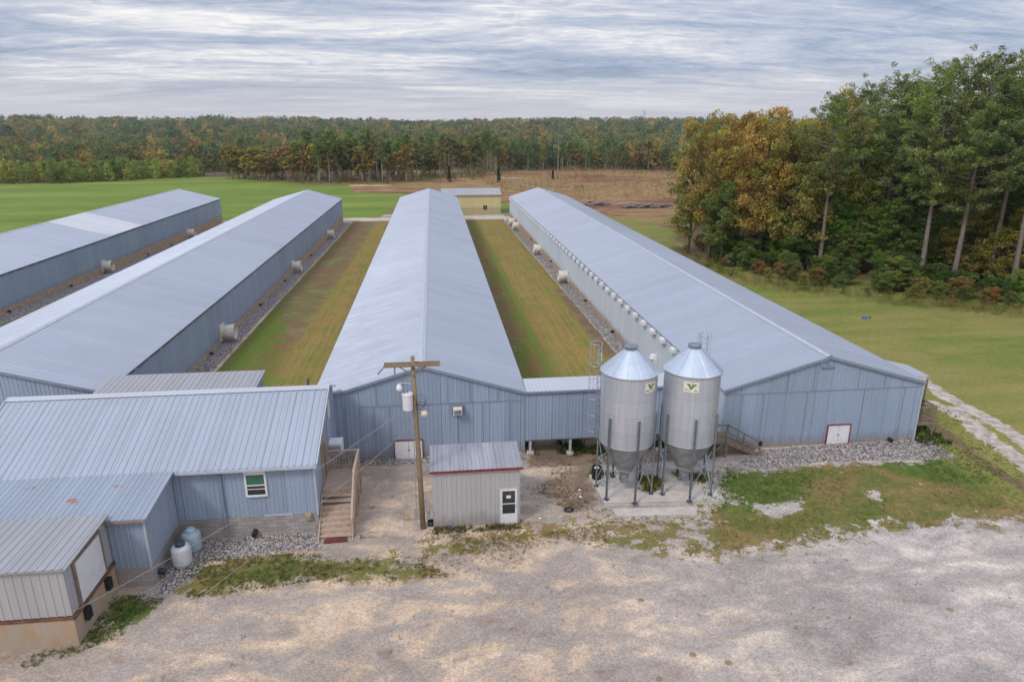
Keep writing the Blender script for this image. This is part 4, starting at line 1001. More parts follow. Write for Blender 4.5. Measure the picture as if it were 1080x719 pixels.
    while z < ztop - .05: m.bar(c - T * .21 + Vector((0, 0, z)), c + T * .21 + Vector((0, 0, z)), .022, .022); z += .3
    for z in (3.6, 5.2, 6.7):
        for o_ in (-.21, .21): m.bar(c + T * o_ + Vector((0, 0, z)), c + T * o_ - N * .22 + Vector((0, 0, z)), .02, .03)
    ld = m.build('ladder', M['galv'], s)
    m = MB(); z = 3.3; zs = []
    while z < ztop + .01: zs.append(z); z += .9
    zs[-1] = ztop
    for z in zs:
        pts = [c - T * .21] + [c + N * (.04 + .52 * math.sin(u)) + T * (-.34 * math.cos(u)) for u in [math.pi * i / 8 for i in range(9)]] + [c + T * .21]
        m.tube([p + Vector((0, 0, z)) for p in pts], .014, 5)
    for u in (0.0, .25, .5, .75, 1.0):
        u *= math.pi; q0 = c + N * (.04 + .52 * math.sin(u)) + T * (-.34 * math.cos(u)); m.tube([q0 + Vector((0, 0, zs[0])), q0 + Vector((0, 0, ztop))], .01, 5)
    m.build('safety_cage', M['galv'], ld)
    # emblem: pale plate, orange disc, green spread-wing mark and underline, bent to the tank
    def curved(pts, rr, name, mat, par):
        """polygon in (along arc m, height m) wrapped on the tank"""
        fr, bk = [], []
        for u, v in pts:
            ang = logo_a + u / r
            fr.append((cx + (rr + .004) * math.cos(ang), cy + (rr + .004) * math.sin(ang), v)); bk.append((cx + rr * math.cos(ang), cy + rr * math.sin(ang), v))
        k = len(pts)
        mm = MB(); mm.add(fr + bk, [tuple(range(k)), tuple(range(2 * k - 1, k - 1, -1))] + [(i, i + k, (i + 1) % k + k, (i + 1) % k) for i in range(k)]); return mm.build(name, mat, par)
    zc = 6.42; hw, hh = .36, .27
    mm = MB(); k = 8; vs = []
    for i in range(k + 1):
        ang = logo_a + (-hw + 2 * hw * i / k) / r
        for v in (zc - hh, zc + hh): vs.append((cx + (r + .030) * math.cos(ang), cy + (r + .030) * math.sin(ang), v))
    mm.add(vs, [(2 * i, 2 * i + 2, 2 * i + 3, 2 * i + 1) for i in range(k)]); lg = mm.build('emblem', M['logo_pale'], body)
    disc = [(.05 + .11 * math.cos(2 * math.pi * i / 14), zc + .10 + .11 * math.sin(2 * math.pi * i / 14)) for i in range(14)]
    curved(disc, r + .034, 'emblem_sun', M['logo_orange'], lg) if 0 else None
    def cur(pts, rr, mat):
        vs = []
        for u, v in pts: ang = logo_a + u / r; vs.append((cx + (r + rr) * math.cos(ang), cy + (r + rr) * math.sin(ang), v))
        return MB().add(vs, [tuple(range(len(vs)))]), mat
    # parts as thin raised marks
    def mark(name, polys, rr, mat):
        mm = MB()
        for pts in polys:
            vs = []
            for u, v in pts: ang = logo_a + u / r; vs.append((cx + (r + rr) * math.cos(ang), cy + (r + rr) * math.sin(ang), v))
            mm.add(vs, [tuple(range(len(vs)))])
        mm.build(name, mat, body)
    mark('emblem_sun', [disc], .036, M['logo_orange'])
    mark('emblem_mark', [[(-.24, zc + .16), (-.10, zc + .17), (-.01, zc - .02), (.06, zc + .10), (.16, zc + .16), (.27, zc + .12), (.13, zc + .06), (.04, zc - .10), (-.06, zc - .10), (-.15, zc + .08)],
                         [(-.30, zc - .12), (-.10, zc - .15), (.26, zc - .15), (.26, zc - .20), (-.10, zc - .20), (-.30, zc - .17)]], .040, M['logo_green'])
    return s
silo(9.43, 31.18, 158, 146, R(-58), 'left feed silo with ladder cage on its left side and green emblem at right', 1.1)
silo(12.64, 31.05, 143, 52, R(-112), 'right feed silo with green emblem left of centre and cage behind its roof', 1.3)

tb = thing('trash_barrel', 'black barrel with pale litter beside the left silo', 'barrel', (8.35, 32.55, 0))
m = MB(); z = .0; m.lathe([(0, z), (.24, z), (.26, .3), (.27, .32), (.26, .34), (.27, .62), (.28, .66), (.27, .9), (.24, .9), (.23, .7), (0, .7)], (8.3, 32.55, .0), 20); m.build('drum', M['black'], tb, smooth=False)
m = MB(); m.lathe([(0, .82), (.12, .86), (.2, .76), (.23, .72)], (8.3, 32.55, 0), 9); m.build('litter', M['paper'], tb)

# ------------------------------------------------------------------ yellow building far behind
yb = thing('yellow_building', 'pale yellow metal building with small dark window behind the barns', 'building', (8, 160, -1.2))
m = MB(); ribs(m, (1.9, 160, -1.25), (1, 0, 0), (0, 0, 1), (0, -1, 0), 13.5, 4.6); m.build('front_wall', M['wall_yellow'], yb)
m = MB(); m.box(1.9, 1.95, 160.03, 169, -1.5, 3.3); m.box(15.35, 15.4, 160.03, 169, -1.5, 3.3); m.box(1.95, 15.35, 168.95, 169, -1.5, 3.3); m.build('wall', M['wall_yellow'], yb)
m = MB(); m.slab([(1.7, 159.8, 3.38), (15.6, 159.8, 3.38), (15.6, 164.5, 4.5), (1.7, 164.5, 4.5)], .1); m.slab([(1.7, 164.5, 4.5), (15.6, 164.5, 4.5), (15.6, 169.2, 3.38), (1.7, 169.2, 3.38)], .1)
ribs(m, (1.7, 159.8, 3.39), (1, 0, 0), (0, 4.7, 1.12), (0, -.23, 1), 13.9, 4.83, pitch=.5, h=.04); m.build('roof', M['roof_dock'], yb)
m = MB(); m.box(1.7, 15.6, 159.74, 159.79, 3.2, 3.36); m.build('eave_trim', M['foundation'], yb)
m = MB(); m.box(11.3, 12.2, 159.92, 159.97, .05, .95); m.build('window', M['glass'], yb)
m = MB(); m.box(11.72, 11.78, 159.88, 159.92, .05, .95); m.build('mullion', M['trim_grey'], yb)

# ------------------------------------------------------------------ vegetation generators
def leaf_cloud(C, S, n, size, seed, flat=.55, asp0=.46):
    """n small leaf-spray faces round each clump centre; returns verts, quads, per-vertex tone"""
    g = np.random.default_rng(seed)
    C = np.asarray(C, float); S = np.asarray(S, float); k = len(C)
    tone = g.uniform(.15, .85, k)
    idx = np.repeat(np.arange(k), n); N = k * n
    d = g.normal(size=(N, 3)); d /= np.linalg.norm(d, axis=1)[:, None]
    rad = g.uniform(.35, 1, N) ** .6
    P = C[idx] + d * (S[idx] * rad)[:, None] * np.array([1, 1, flat])
    a = g.normal(size=(N, 3)) + d * .6; a[:, 2] += .35; a /= np.linalg.norm(a, axis=1)[:, None]
    u = np.cross(a, g.normal(size=(N, 3))); u /= np.linalg.norm(u, axis=1)[:, None] + 1e-9
    v = np.cross(a, u)
    sz = size * g.uniform(.6, 1.35, N)
    asp = g.uniform(asp0, asp0 * 1.7, N)
    u = u * sz[:, None]; v = v * (sz * asp)[:, None]
    bend = a * (sz * .25)[:, None]
    V = np.stack([P - u, P - v * .9 + bend, P + u, P + v * .9 + bend], 1).reshape(-1, 3)
    F = np.arange(N * 4).reshape(N, 4)
    t = np.clip(tone[idx] + g.normal(0, .16, N), 0, 1)
    return V, F, np.repeat(t, 4)

def trunk_mesh(h, r, seed, limbs, bend=.3):
    g = random.Random(seed); m = MB(); n = 8
    bx, by = g.uniform(-bend, bend), g.uniform(-bend, bend)
    pts = [Vector((bx * math.sin(2.2 * i / n) * h * .06 , by * math.sin(1.7 * i / n) * h * .06, h * i / n - .3 * (i == 0))) for i in range(n + 1)]
    m.tube(pts, [r * (1 - .82 * (i / n) ** .9) + (.35 * r if i == 0 else 0) for i in range(n + 1)], 8)
    def axis(z):
        k = max(0, min(n - 1e-4, z / h * n)); i = int(k); return pts[i].lerp(pts[i + 1], k - i)
    for (z, ax, L, rise, rr) in limbs:
        a = axis(z); e = a + Vector((math.cos(ax) * L, math.sin(ax) * L, rise)); mid = a.lerp(e, .5) + Vector((0, 0, -.06 * L if rise > 0 else .1 * L))
        m.tube([a, mid, e], [rr, rr * .6, rr * .2], 5, cap=False)
    return m, axis

def make_pine(h, seed, crown0=.42, dens=1.0, wid=1.0):
    g = random.Random(seed); limbs = []; C = []; S = []
    z = h * crown0; nl = int(46 * dens)
    for i in range(nl):
        t = (i + g.random()) / nl; zz = h * (crown0 + (1 - crown0) * t * .97)
        prof = (math.sin(min(1, t * 1.9 + .22) * math.pi / 2)) * (1 - max(0, t - .5) / .5 * .78)
        L = h * .17 * wid * prof * g.uniform(.55, 1.25) + .5
        ax = i * 2.4 + g.uniform(-.5, .5); rise = L * (.15 + .55 * t) * g.uniform(.4, 1.3)
        limbs.append((zz, ax, L, rise, .035 + .012 * L))
    # dead stubs under the crown
    for i in range(7): limbs.append((h * (crown0 - g.uniform(.02, .25)), g.uniform(0, 6.28), g.uniform(.5, 1.6), g.uniform(-.3, .4), .03))
    m, axis = trunk_mesh(h, .011 * h + .05, seed, limbs)
    for (zz, ax, L, rise, rr) in limbs[:nl]:
        a = axis(zz); k = max(3, int(L / .42))
        for j in range(k):
            f = .38 + .66 * (j + g.random()) / k
            C.append((a.x + math.cos(ax) * L * f + g.uniform(-.5, .5), a.y + math.sin(ax) * L * f + g.uniform(-.6, .6), a.z + rise * f * f + g.uniform(-.35, .4))); S.append(g.uniform(.3, .62))
    top = axis(h)
    for j in range(26): q_ = g.uniform(0, 3.4); C.append((top.x + g.uniform(-.5, .5) * (1 + q_ * .7), top.y + g.uniform(-.5, .5) * (1 + q_ * .7), top.z + .2 - q_)); S.append(.42)
    V, F, T = leaf_cloud(C, S, 38, .165, seed, .7, .22)
    return m, (V, F, T)

def make_broad(h, seed, w=.36, c0=.22, nc=170, per=62, size=.2, lobes=9):
    g = random.Random(seed); limbs = []
    L_ = []
    for i in range(lobes):
        a = i * 2.4 + g.uniform(-.4, .4); t = (i + .5) / lobes
        zc = h * (c0 + .16 + (1 - c0 - .26) * t); rr = h * w * math.sin(math.pi * (.22 + .68 * (1 - t * .86))) * g.uniform(.55, .8)
        L_.append((Vector((math.cos(a) * rr * .75, math.sin(a) * rr * .75, zc)), h * w * g.uniform(.36, .58) * (1 - .35 * t)))
        limbs.append((max(h * .12, zc - h * .22), a, rr * .75, h * .2, .02 * h * .5))
    L_.append((Vector((0, 0, h * .84)), h * w * .42))
    for i in range(6): limbs.append((h * g.uniform(.3, .7), g.uniform(0, 6.28), h * w * g.uniform(.4, .8), h * g.uniform(.05, .2), .004 * h))
    m, axis = trunk_mesh(h * .88, .014 * h + .04, seed, limbs, .6)
    C = []; S = []
    tot = sum(r ** 2 for _, r in L_)
    for c, r in L_:
        for k in range(max(3, int(nc * r * r / tot))):
            d = Vector((g.gauss(0, 1), g.gauss(0, 1), g.gauss(0, 1))).normalized(); q = g.uniform(.55, 1.08)
            C.append((c.x + d.x * r * q, c.y + d.y * r * q, c.z + d.z * r * .85 * q)); S.append(h * .05 * g.uniform(.6, 1.35))
    V, F, T = leaf_cloud(C, S, per, size, seed, .6)
    return m, (V, F, T)

protos = {}
def proto(key, gen, bark):
    m, (V, F, T) = gen
    me = bpy.data.meshes.new('trunk'); me.from_pydata(m.v, [], m.f); me.polygons.foreach_set('use_smooth', [True] * len(me.polygons)); me.update(); me.materials.append(M[bark])
    mc = bpy.data.meshes.new('crown')
    V = V.astype(np.float32); mc.vertices.add(len(V)); mc.vertices.foreach_set('co', V.ravel()); mc.loops.add(F.size); mc.loops.foreach_set('vertex_index', F.astype(np.int32).ravel())
    mc.polygons.add(len(F)); mc.polygons.foreach_set('loop_start', np.arange(0, F.size, 4, dtype=np.int32)); mc.polygons.foreach_set('loop_total', np.full(len(F), 4, dtype=np.int32)); mc.update(calc_edges=True)
    a = mc.attributes.new('shade', 'FLOAT', 'POINT'); a.data.foreach_set('value', T.astype(np.float32)); mc.materials.append(M['leaf'])
    protos[key] = (me, mc, float(V[:, 2].max()))
def tree(name, key, x, y, hgt, color, label, cat, group=None, wide=1.0, rz=None, lean=(0, 0), z=None):
    me, mc, ph = protos[key]
    r = bpy.data.objects.new(name, None); col.objects.link(r); r.location = (x, y, (hz(x, y) if z is None else z) - .05)
    s = hgt / ph; r.scale = (s * wide, s * wide, s); r.rotation_euler = (Matrix.Rotation(lean[1], 3, 'Y') @ Matrix.Rotation(lean[0], 3, 'X') @ Matrix.Rotation(rnd.uniform(0, 6.28) if rz is None else rz, 3, 'Z')).to_euler()
    tag(r, label, cat, group)
    for nm, d in (('trunk', me), ('crown', mc)):
        if d is None or len(d.polygons) == 0: continue
        o = bpy.data.objects.new(nm, d); col.objects.link(o); o.parent = r
        if nm == 'crown': o.color = (*[c * rnd.uniform(.88, 1.12) * (1.34 if name == 'broadleaf_tree' else 1.2) for c in color], 1)
    return r
for i in range(4): proto('pine%d' % i, make_pine(24, 100 + i, (.47, .40, .52, .36)[i], (1.15, 1.45, 1.1, 1.5)[i], (1.05, 1.25, 1.05, 1.25)[i]), 'bark_pine')
for i in range(3): proto('broad%d' % i, make_broad(18, 200 + i, (.36, .42, .32)[i], .12, 260, 66, .17), 'bark_brown')
for i in range(3): proto('shrub%d' % i, make_broad(3, 300 + i, .5, .0, 50, 45, .09, 6), 'bark_brown')
for i in range(3): proto('far_pine%d' % i, make_pine(17, 400 + i, (.5, .6, .55)[i], .45, .85), 'bark_pale') if 0 else None
def far_pine(h, seed, c0):
    g = random.Random(seed); limbs = []; C = []; S = []
    for i in range(16):
        t = (i + .5) / 16; zz = h * (c0 + (1 - c0) * t * .96); L = h * .13 * (1 - .65 * t) * g.uniform(.6, 1.2) + .4; ax = i * 2.4
        limbs.append((zz, ax, L, L * .3, .04)); 
        for f in (.5, .95): C.append((math.cos(ax) * L * f, math.sin(ax) * L * f, zz + L * .3 * f)); S.append(g.uniform(.7, 1.15))
    m, axis = trunk_mesh(h, .013 * h, seed, limbs, .2)
    return m, leaf_cloud(C, S, 26, .34, seed, .7)
for i in range(4): proto('far_pine%d' % i, far_pine(17, 400 + i, (.5, .62, .55, .4)[i]), 'bark_pale')
for i in range(4): proto('far_broad%d' % i, make_broad(13, 500 + i, (.34, .4, .3, .36)[i], .15, 55, 26, .42, 7), 'bark_pale')
proto('bare0', (lambda: (lambda m: (m[0], leaf_cloud([(0, 0, 11)], [1.2], 12, .3, 5)))(trunk_mesh(15, .22, 77, [(15 * t, a, 2.2 * (1.2 - t), 1.4, .06) for t, a in [(.5, 0), (.6, 2), (.68, 4), (.75, 1), (.8, 3), (.86, 5), (.92, 2.4)]], .3)))(), 'bark_pale')
proto('cedar0', (lambda g: (trunk_mesh(4, .08, 9, [], .1)[0], leaf_cloud([(g.uniform(-.1, .1), g.uniform(-.1, .1), z) for z in np.linspace(.5, 3.9, 12)], [1.0 - .2 * z for z in np.linspace(.5, 3.9, 12)], 40, .2, 9, .9)))(random.Random(2)), 'bark_pale')

GREEN_P = (.215, .24, .095); GREEN_D = (.15, .21, .05); OLIVE = (.235, .225, .06); ORANGE = (.33, .235, .07); YEL = (.46, .34, .05); RUST = (.31, .19, .06); MIDG = (.15, .205, .055)

# ---- front trees of the right-hand wood
PINES = [  # pixel x of trunk foot, pixel y, height, proto, lean
    (863, 288, 24.0, 0, 'tall pine with a long bare trunk and open top, left of the pine stand'),
    (925, 286, 26.5, 1, 'tall dark pine second from the left of the pine stand'),
    (948, 288, 24.0, 2, 'slender leaning pine close behind, between the second pine and the broad middle pine'),
    (969, 302, 27.5, 1, 'broad leaning pine in the middle of the pine stand, lowest green boughs'),
    (1003, 304, 27.0, 3, 'large full pine right of the middle of the stand'),
    (1040, 303, 28.0, 0, 'tallest pine of the stand, its top highest against the sky'),
    (1066, 311, 26.0, 2, 'leaning pine at the right edge of the photo')]
for px, py, hh, k, lb in PINES:
    x, y = at(px, py)
    tree('pine_tree', 'pine%d' % k, x, y, hh, GREEN_P, lb, 'pine tree', 'pines of the wood at the right', lean=(rnd.uniform(-.02, .02), -.035 + rnd.uniform(-.02, .03)), rz=rnd.uniform(0, 6.28))
BROADS = [(726, 262, 16.5, 'broad0', OLIVE, 'dark olive broadleaf tree at the left tip of the right wood', .85), (748, 270, 21.5, 'broad1', ORANGE, 'orange brown broadleaf tree near the left tip of the right wood', .72),
          (800, 280, 21.5, 'broad2', ORANGE, 'tall golden brown broadleaf tree left of the first pine', .78), (772, 264, 21.5, 'broad0', RUST, 'rust coloured broadleaf tree behind the orange one', .75),
          (828, 284, 20, 'broad1', OLIVE, 'olive green broadleaf tree close left of the first pine', .8), (897, 280, 20, 'broad2', OLIVE, 'olive and yellow broadleaf tree right of the first pine', .8),
          (884, 268, 25, 'broad0', YEL, 'tall yellow topped broadleaf tree between the first two pines', .55), (760, 276, 12, 'broad2', (.15, .17, .05), 'low dark green broadleaf tree in front of the rust coloured ones', .95),
          (846, 276, 20.5, 'broad0', (.24, .22, .06), 'golden green broadleaf tree just behind the first pine', .7)]
for px, py, hh, k, c, lb, w in BROADS:
    x, y = at(px, py); tree('broadleaf_tree', k, x, y, hh, c, lb, 'tree', 'broadleaf trees of the wood at the right', w)
for k in range(34):
    t_ = (k + .5) / 34; px = 800 + 300 * t_; py = np.interp(px, [800, 900, 1000, 1100], [283, 290, 301, 312]); x, y = at(px + rnd.uniform(-6, 6), py - rnd.uniform(2, 9))
    tree('broadleaf_tree', 'broad%d' % rnd.randrange(3), x, y, rnd.uniform(6, 11.5), rnd.choice([MIDG, GREEN_D, MIDG, OLIVE, (.12, .16, .04), (.26, .21, .05)]), 'young broadleaf tree filling the gaps between the front pine trunks', 'tree', 'young broadleaf trees between the pines', rnd.uniform(1.0, 1.35))
# rows behind
lab_p = 'pine crowded in the back rows of the right hand wood'; lab_b = 'broadleaf tree crowded in the back rows of the right hand wood'
spots = []
tries = 0
def inwood(x, y): return x > 47 + (108 - y) * .42 + 3.5 if y < 108 else x > 45 + (y - 108) * .25
while len(spots) < 105 and tries < 6000:
    tries += 1
    y = rnd.uniform(52, 150); x0 = 47 + (108 - y) * .42 if y < 108 else 44 + (y - 108) * .2
    x = x0 + 4 + abs(rnd.gauss(0, 16)) + rnd.uniform(0, 10)
    if x > 130: continue
    if all((x - a) ** 2 + (y - b) ** 2 > 15 for a, b in spots): spots.append((x, y))
for i, (x, y) in enumerate(spots):
    if y > 97 or rnd.random() < .42:
        c = rnd.choice([OLIVE, MIDG, ORANGE, RUST, YEL, MIDG, OLIVE, GREEN_D]); hh = rnd.uniform(17, 21.5) if y > 97 else rnd.uniform(15, 22)
        tree('broadleaf_tree', 'broad%d' % rnd.randrange(3), x, y, hh, c, lab_b, 'tree', 'back rows of broadleaf trees', .9)
    else:
        tree('pine_tree', 'pine%d' % rnd.randrange(4), x, y, rnd.uniform(23.5, 28), GREEN_P, lab_p, 'pine tree', 'back rows of pines', lean=(rnd.uniform(-.04, .04), rnd.uniform(-.05, .02)))
# understory shrubs along the wood's edge
EDGE = [at(*q) for q in [(716, 258), (735, 276), (770, 288), (812, 298), (850, 305), (900, 309), (950, 318), (1000, 322), (1040, 327), (1085, 332)]]
sh_n = 0
for i in range(len(EDGE) - 1):
    a, b = EDGE[i], EDGE[i + 1]; L = math.hypot(b[0] - a[0], b[1] - a[1]); k = max(3, int(L / 2.0))
    for j in range(k):
        for row in range(3):
            t = (j + rnd.random()) / k; nx, ny = (b[1] - a[1]) / L, -(b[0] - a[0]) / L
            if nx < 0: nx, ny = -nx, -ny
            off = row * 2.4 + rnd.uniform(.2, 1.6)
            x = a[0] + (b[0] - a[0]) * t + nx * off; y = a[1] + (b[1] - a[1]) * t + ny * off
            hh = (rnd.uniform(.6, 1.4), rnd.uniform(1.3, 3.0), rnd.uniform(2.2, 4.6))[row]
            c = rnd.choice([(.12, .165, .045), (.21, .27, .10), (.12, .165, .05), (.24, .20, .07), (.26, .16, .07), (.15, .18, .06)])
            if row == 2: c = rnd.choice([GREEN_D, (.07, .12, .035), (.09, .14, .04)])
            c = tuple(q_ * k_ for q_, k_ in zip(c, (1.35, 1.15, 1.15)))
            tree('shrub', ('shrub%d' if row == 0 else 'broad%d') % rnd.randrange(3), x, y, hh, c, ('low tangled shrub at the front edge of the right hand wood', 'leafy shrub in the edge of the right hand wood', 'tall dark undergrowth bush inside the edge of the right hand wood')[row], 'shrub', ('low shrubs of the wood edge', 'shrubs of the wood edge', 'undergrowth bushes of the wood')[row], wide=rnd.uniform(1.1, 1.6) if row == 0 else rnd.uniform(1.1, 1.5)); sh_n += 1

gc = []
gg = np.random.default_rng(77)
for i in range(1500):
    k = gg.integers(0, len(EDGE) - 1); t_ = gg.random(); a, b = EDGE[k], EDGE[k + 1]; gc.append((a[0] + (b[0] - a[0]) * t_ + gg.normal(-.3, 1.5), a[1] + (b[1] - a[1]) * t_ + gg.normal(0, .8)))
EDGE_PTS = gc
# ---- far treelines, individual trees
FARC = [(.15, .19, .065), (.13, .165, .055), (.17, .20, .075), (.18, .19, .08)]
BRC = [(.24, .18, .055), (.27, .195, .055), (.23, .15, .055), (.18, .16, .05), (.14, .15, .045), (.32, .23, .06), (.19, .12, .05)]
def lineup(n, xa, xb, base, depth, hh, frac_pine, lbp, lbb, grp, keep=None):
    for i in range(n):
        px = xa + (xb - xa) * (i + rnd.random()) / n; by = np.interp(px, *zip(*base)); x, y = at(px, by, -1.2)
        r = math.hypot(x, y); k = 1 + rnd.uniform(0, depth) / r; x *= k; y *= k
        if rnd.random() < frac_pine: tree('pine_tree', 'far_pine%d' % rnd.randrange(4), x, y, hh * rnd.uniform(.72, 1.12), rnd.choice(FARC), lbp, 'pine tree', grp + ', pines', rnd.uniform(.85, 1.15))
        else: tree('broadleaf_tree', 'far_broad%d' % rnd.randrange(4), x, y, hh * rnd.uniform(.55, .85), rnd.choice(BRC), lbb, 'tree', grp + ', broadleaf', rnd.uniform(.9, 1.2))
lineup(85, 322, 530, [(322, 194), (420, 193), (480, 188), (530, 181)], 40, 17.5, .68, 'thin trunked pine in the far stand behind the middle barn', 'autumn broadleaf tree in the far stand behind the middle barn', 'far stand behind the middle barn')
lineup(30, 240, 330, [(240, 190), (330, 194)], 30, 15, .15, 'pine in the far clump behind the second barn', 'rounded yellow green tree in the far clump behind the second barn', 'far clump behind the second barn')
lineup(105, 525, 760, [(525, 178), (640, 177), (760, 177)], 50, 14, .6, 'slender pale trunked pine at the back edge of the brown clearing', 'autumn tree at the back edge of the brown clearing', 'back edge of the clearing')
lineup(60, -40, 250, [(-40, 184), (250, 183)], 60, 12.5, .2, 'pine in the far wood behind the green field', 'autumn broadleaf tree in the far wood behind the green field', 'far wood behind the green field')
x, y = at(588, 188, -1.2); tree('dead_tree', 'bare0', x, y, 16, (.12, .1, .06), 'tall bare pale tree trunk standing alone in the brown clearing', 'dead tree', wide=.7, z=-1.3)
x, y = at(717, 183, -1.2); tree('dead_tree', 'bare0', x, y, 16, (.12, .09, .06), 'dark bare forked tree at the right end of the clearing', 'dead tree', wide=1.6, z=-1.3)
for px, py, hh, lb in ((583, 190, 4.2, 'small dark cedar beside the bare trunk in the clearing'), (474, 192, 6, 'small dark cedar left of the pale yellow building roof'), (526, 192, 6, 'small dark cedar above the right end of the yellow building')):
    x, y = at(px, py, -1.2); tree('cedar_tree', 'cedar0', x, y, hh, (.02, .045, .018), lb, 'cedar', wide=.8)

# ---- merged woods and thickets (nobody could count these)
def wood_mass(name, pts, label, cat, size_fn, per, clumps, seed, palette, pal_w, low=.05):
    g = np.random.default_rng(seed); palette = [tuple(q * 1.45 for q in c) for c in palette]; k = len(pts)
    X = np.array(pts); H = size_fn(X, g); Z = height(X[:, 0], X[:, 1])
    colr = np.array(palette)[g.choice(len(palette), k, p=np.array(pal_w) / sum(pal_w))] * g.uniform(.8, 1.2, (k, 1))
    con = g.random(k) < .45
    idx = np.repeat(np.arange(k), clumps); n = len(idx)
    d = g.normal(size=(n, 3)); d /= np.linalg.norm(d, axis=1)[:, None]
    t = g.uniform(0, 1, n)
    wr = H[idx] * np.where(con[idx], .27 * (1 - .75 * t), .30 * np.sin(np.pi * (.2 + .65 * (1 - t * .9)))) 
    ang = g.uniform(0, 6.28, n); rr = wr * g.uniform(.5, 1, n)
    far = np.interp(np.hypot(X[:, 0], X[:, 1]), [450, 1000, 1700], [1, 1.7, 2.3])[idx]; rr = rr * far
    C = np.c_[X[idx, 0] + np.cos(ang) * rr, X[idx, 1] + np.sin(ang) * rr, Z[idx] + H[idx] * (low + (.98 - low) * t)]
    S = H[idx] * g.uniform(.09, .15, n) * far ** .7
    dist = np.hypot(X[:, 0], X[:, 1])
    V, F, T = leaf_cloud(C, S, per, 1.0, seed, .75)
    # leaf size in proportion to the tree
    Cc = np.repeat(V.reshape(-1, 4, 3).mean(1), 4, axis=0); sc = np.repeat(np.repeat(H[idx] * .050 * far ** .6, per), 4)[:, None]; T = .5 + (T - .5) * .6
    V = Cc + (V - Cc) * sc
    tint = np.repeat(np.repeat(colr[idx], per, axis=0), 4, axis=0)
    o = mesh_np(name, V, F, M['leaf_attr'], attrs=dict(shade=T, tint=tint))
    tag(o, label, cat, kind='stuff'); return o
far_pts = []
g = np.random.default_rng(5)
for ring_a, ring_b, n in ((352, 480, 900), (480, 700, 1000), (700, 1000, 1050), (1000, 1350, 1050), (1350, 1750, 1000)):
    r_ = np.sqrt(g.uniform(ring_a ** 2, ring_b ** 2, n)); a_ = g.uniform(-.72, .66, n)
    far_pts += list(zip(r_ * np.sin(a_), r_ * np.cos(a_)))
PAL = [(.085, .12, .05), (.10, .135, .05), (.16, .16, .055), (.22, .165, .06), (.19, .125, .055), (.27, .215, .06), (.07, .105, .055)]
wood_mass('distant_woods', far_pts, 'autumn woods covering the low hills along the horizon', 'woods', lambda X, g: g.uniform(8.5, 16, len(X)) * np.interp(np.hypot(X[:, 0], X[:, 1]), [300, 1700], [.95, 1.35]), 10, 24, 21, PAL, [3, 3, 3.5, 2.6, 1.2, 1.8, 2.5])
th = []
for i in range(260):
    px = -140 + 355 * (i + g.random()) / 260; by = np.interp(px, [-140, 0, 60, 130, 215], [197, 194, 194, 190, 186]); x, y = at(px, by, -1.2); r = math.hypot(x, y); k = 1 + g.uniform(0, 26) / r; th.append((x * k, y * k))
wood_mass('thicket', th, 'low green thicket along the far edge of the green field', 'thicket', lambda X, g: g.uniform(4.5, 8.5, len(X)), 14, 20, 22, [(.15, .19, .05), (.23, .26, .055), (.12, .16, .045), (.32, .29, .06), (.25, .15, .05)], [4, 3, 3, 1.2, 1])
th = []
for i in range(240):
    px = g.uniform(235, 530); by = np.interp(px, [235, 330, 420, 480, 530], [189, 194, 196, 192, 189]); x, y = at(px, by, -1.2); r = math.hypot(x, y); k = 1 + g.uniform(0, 60) / r; th.append((x * k, y * k))
wood_mass('scrub', th, 'brown scrub and saplings under the far pines', 'scrub', lambda X, g: g.uniform(1.2, 4.2, len(X)), 10, 14, 23, [(.17, .12, .06), (.22, .16, .08), (.11, .13, .05), (.19, .09, .05)], [3, 3, 2, 1])
th = []
for i in range(6500):
    x = g.uniform(18, 150); y = g.uniform(186, 345)
    if sdf([(18, 200), (40, 186), (52, 176), (75, 180), (150, 200), (150, 330), (60, 340), (20, 335)], np.array([x]), np.array([y]))[0] > 0: th.append((x, y))
wood_mass('brush', th, 'rusty brown brush growing over the logged clearing', 'brush', lambda X, g: g.uniform(.3, 1.25, len(X)) * (1 + .6 * (fbm(X[:, 0] / 9, X[:, 1] / 14, 4) > .55)), 6, 8, 24, [(.21, .11, .055), (.26, .145, .07), (.14, .14, .05), (.13, .08, .045), (.30, .22, .10)], [3, 3, 2, 1.5, 1.3])

wood_mass('wood_edge_weeds', EDGE_PTS, 'brown and green weeds in a low band along the foot of the right hand wood', 'weeds', lambda X, g: g.uniform(.25, .8, len(X)), 8, 7, 61, [(.16, .17, .05), (.22, .15, .06), (.12, .16, .045), (.27, .2, .09)], [3, 2, 2, 1])
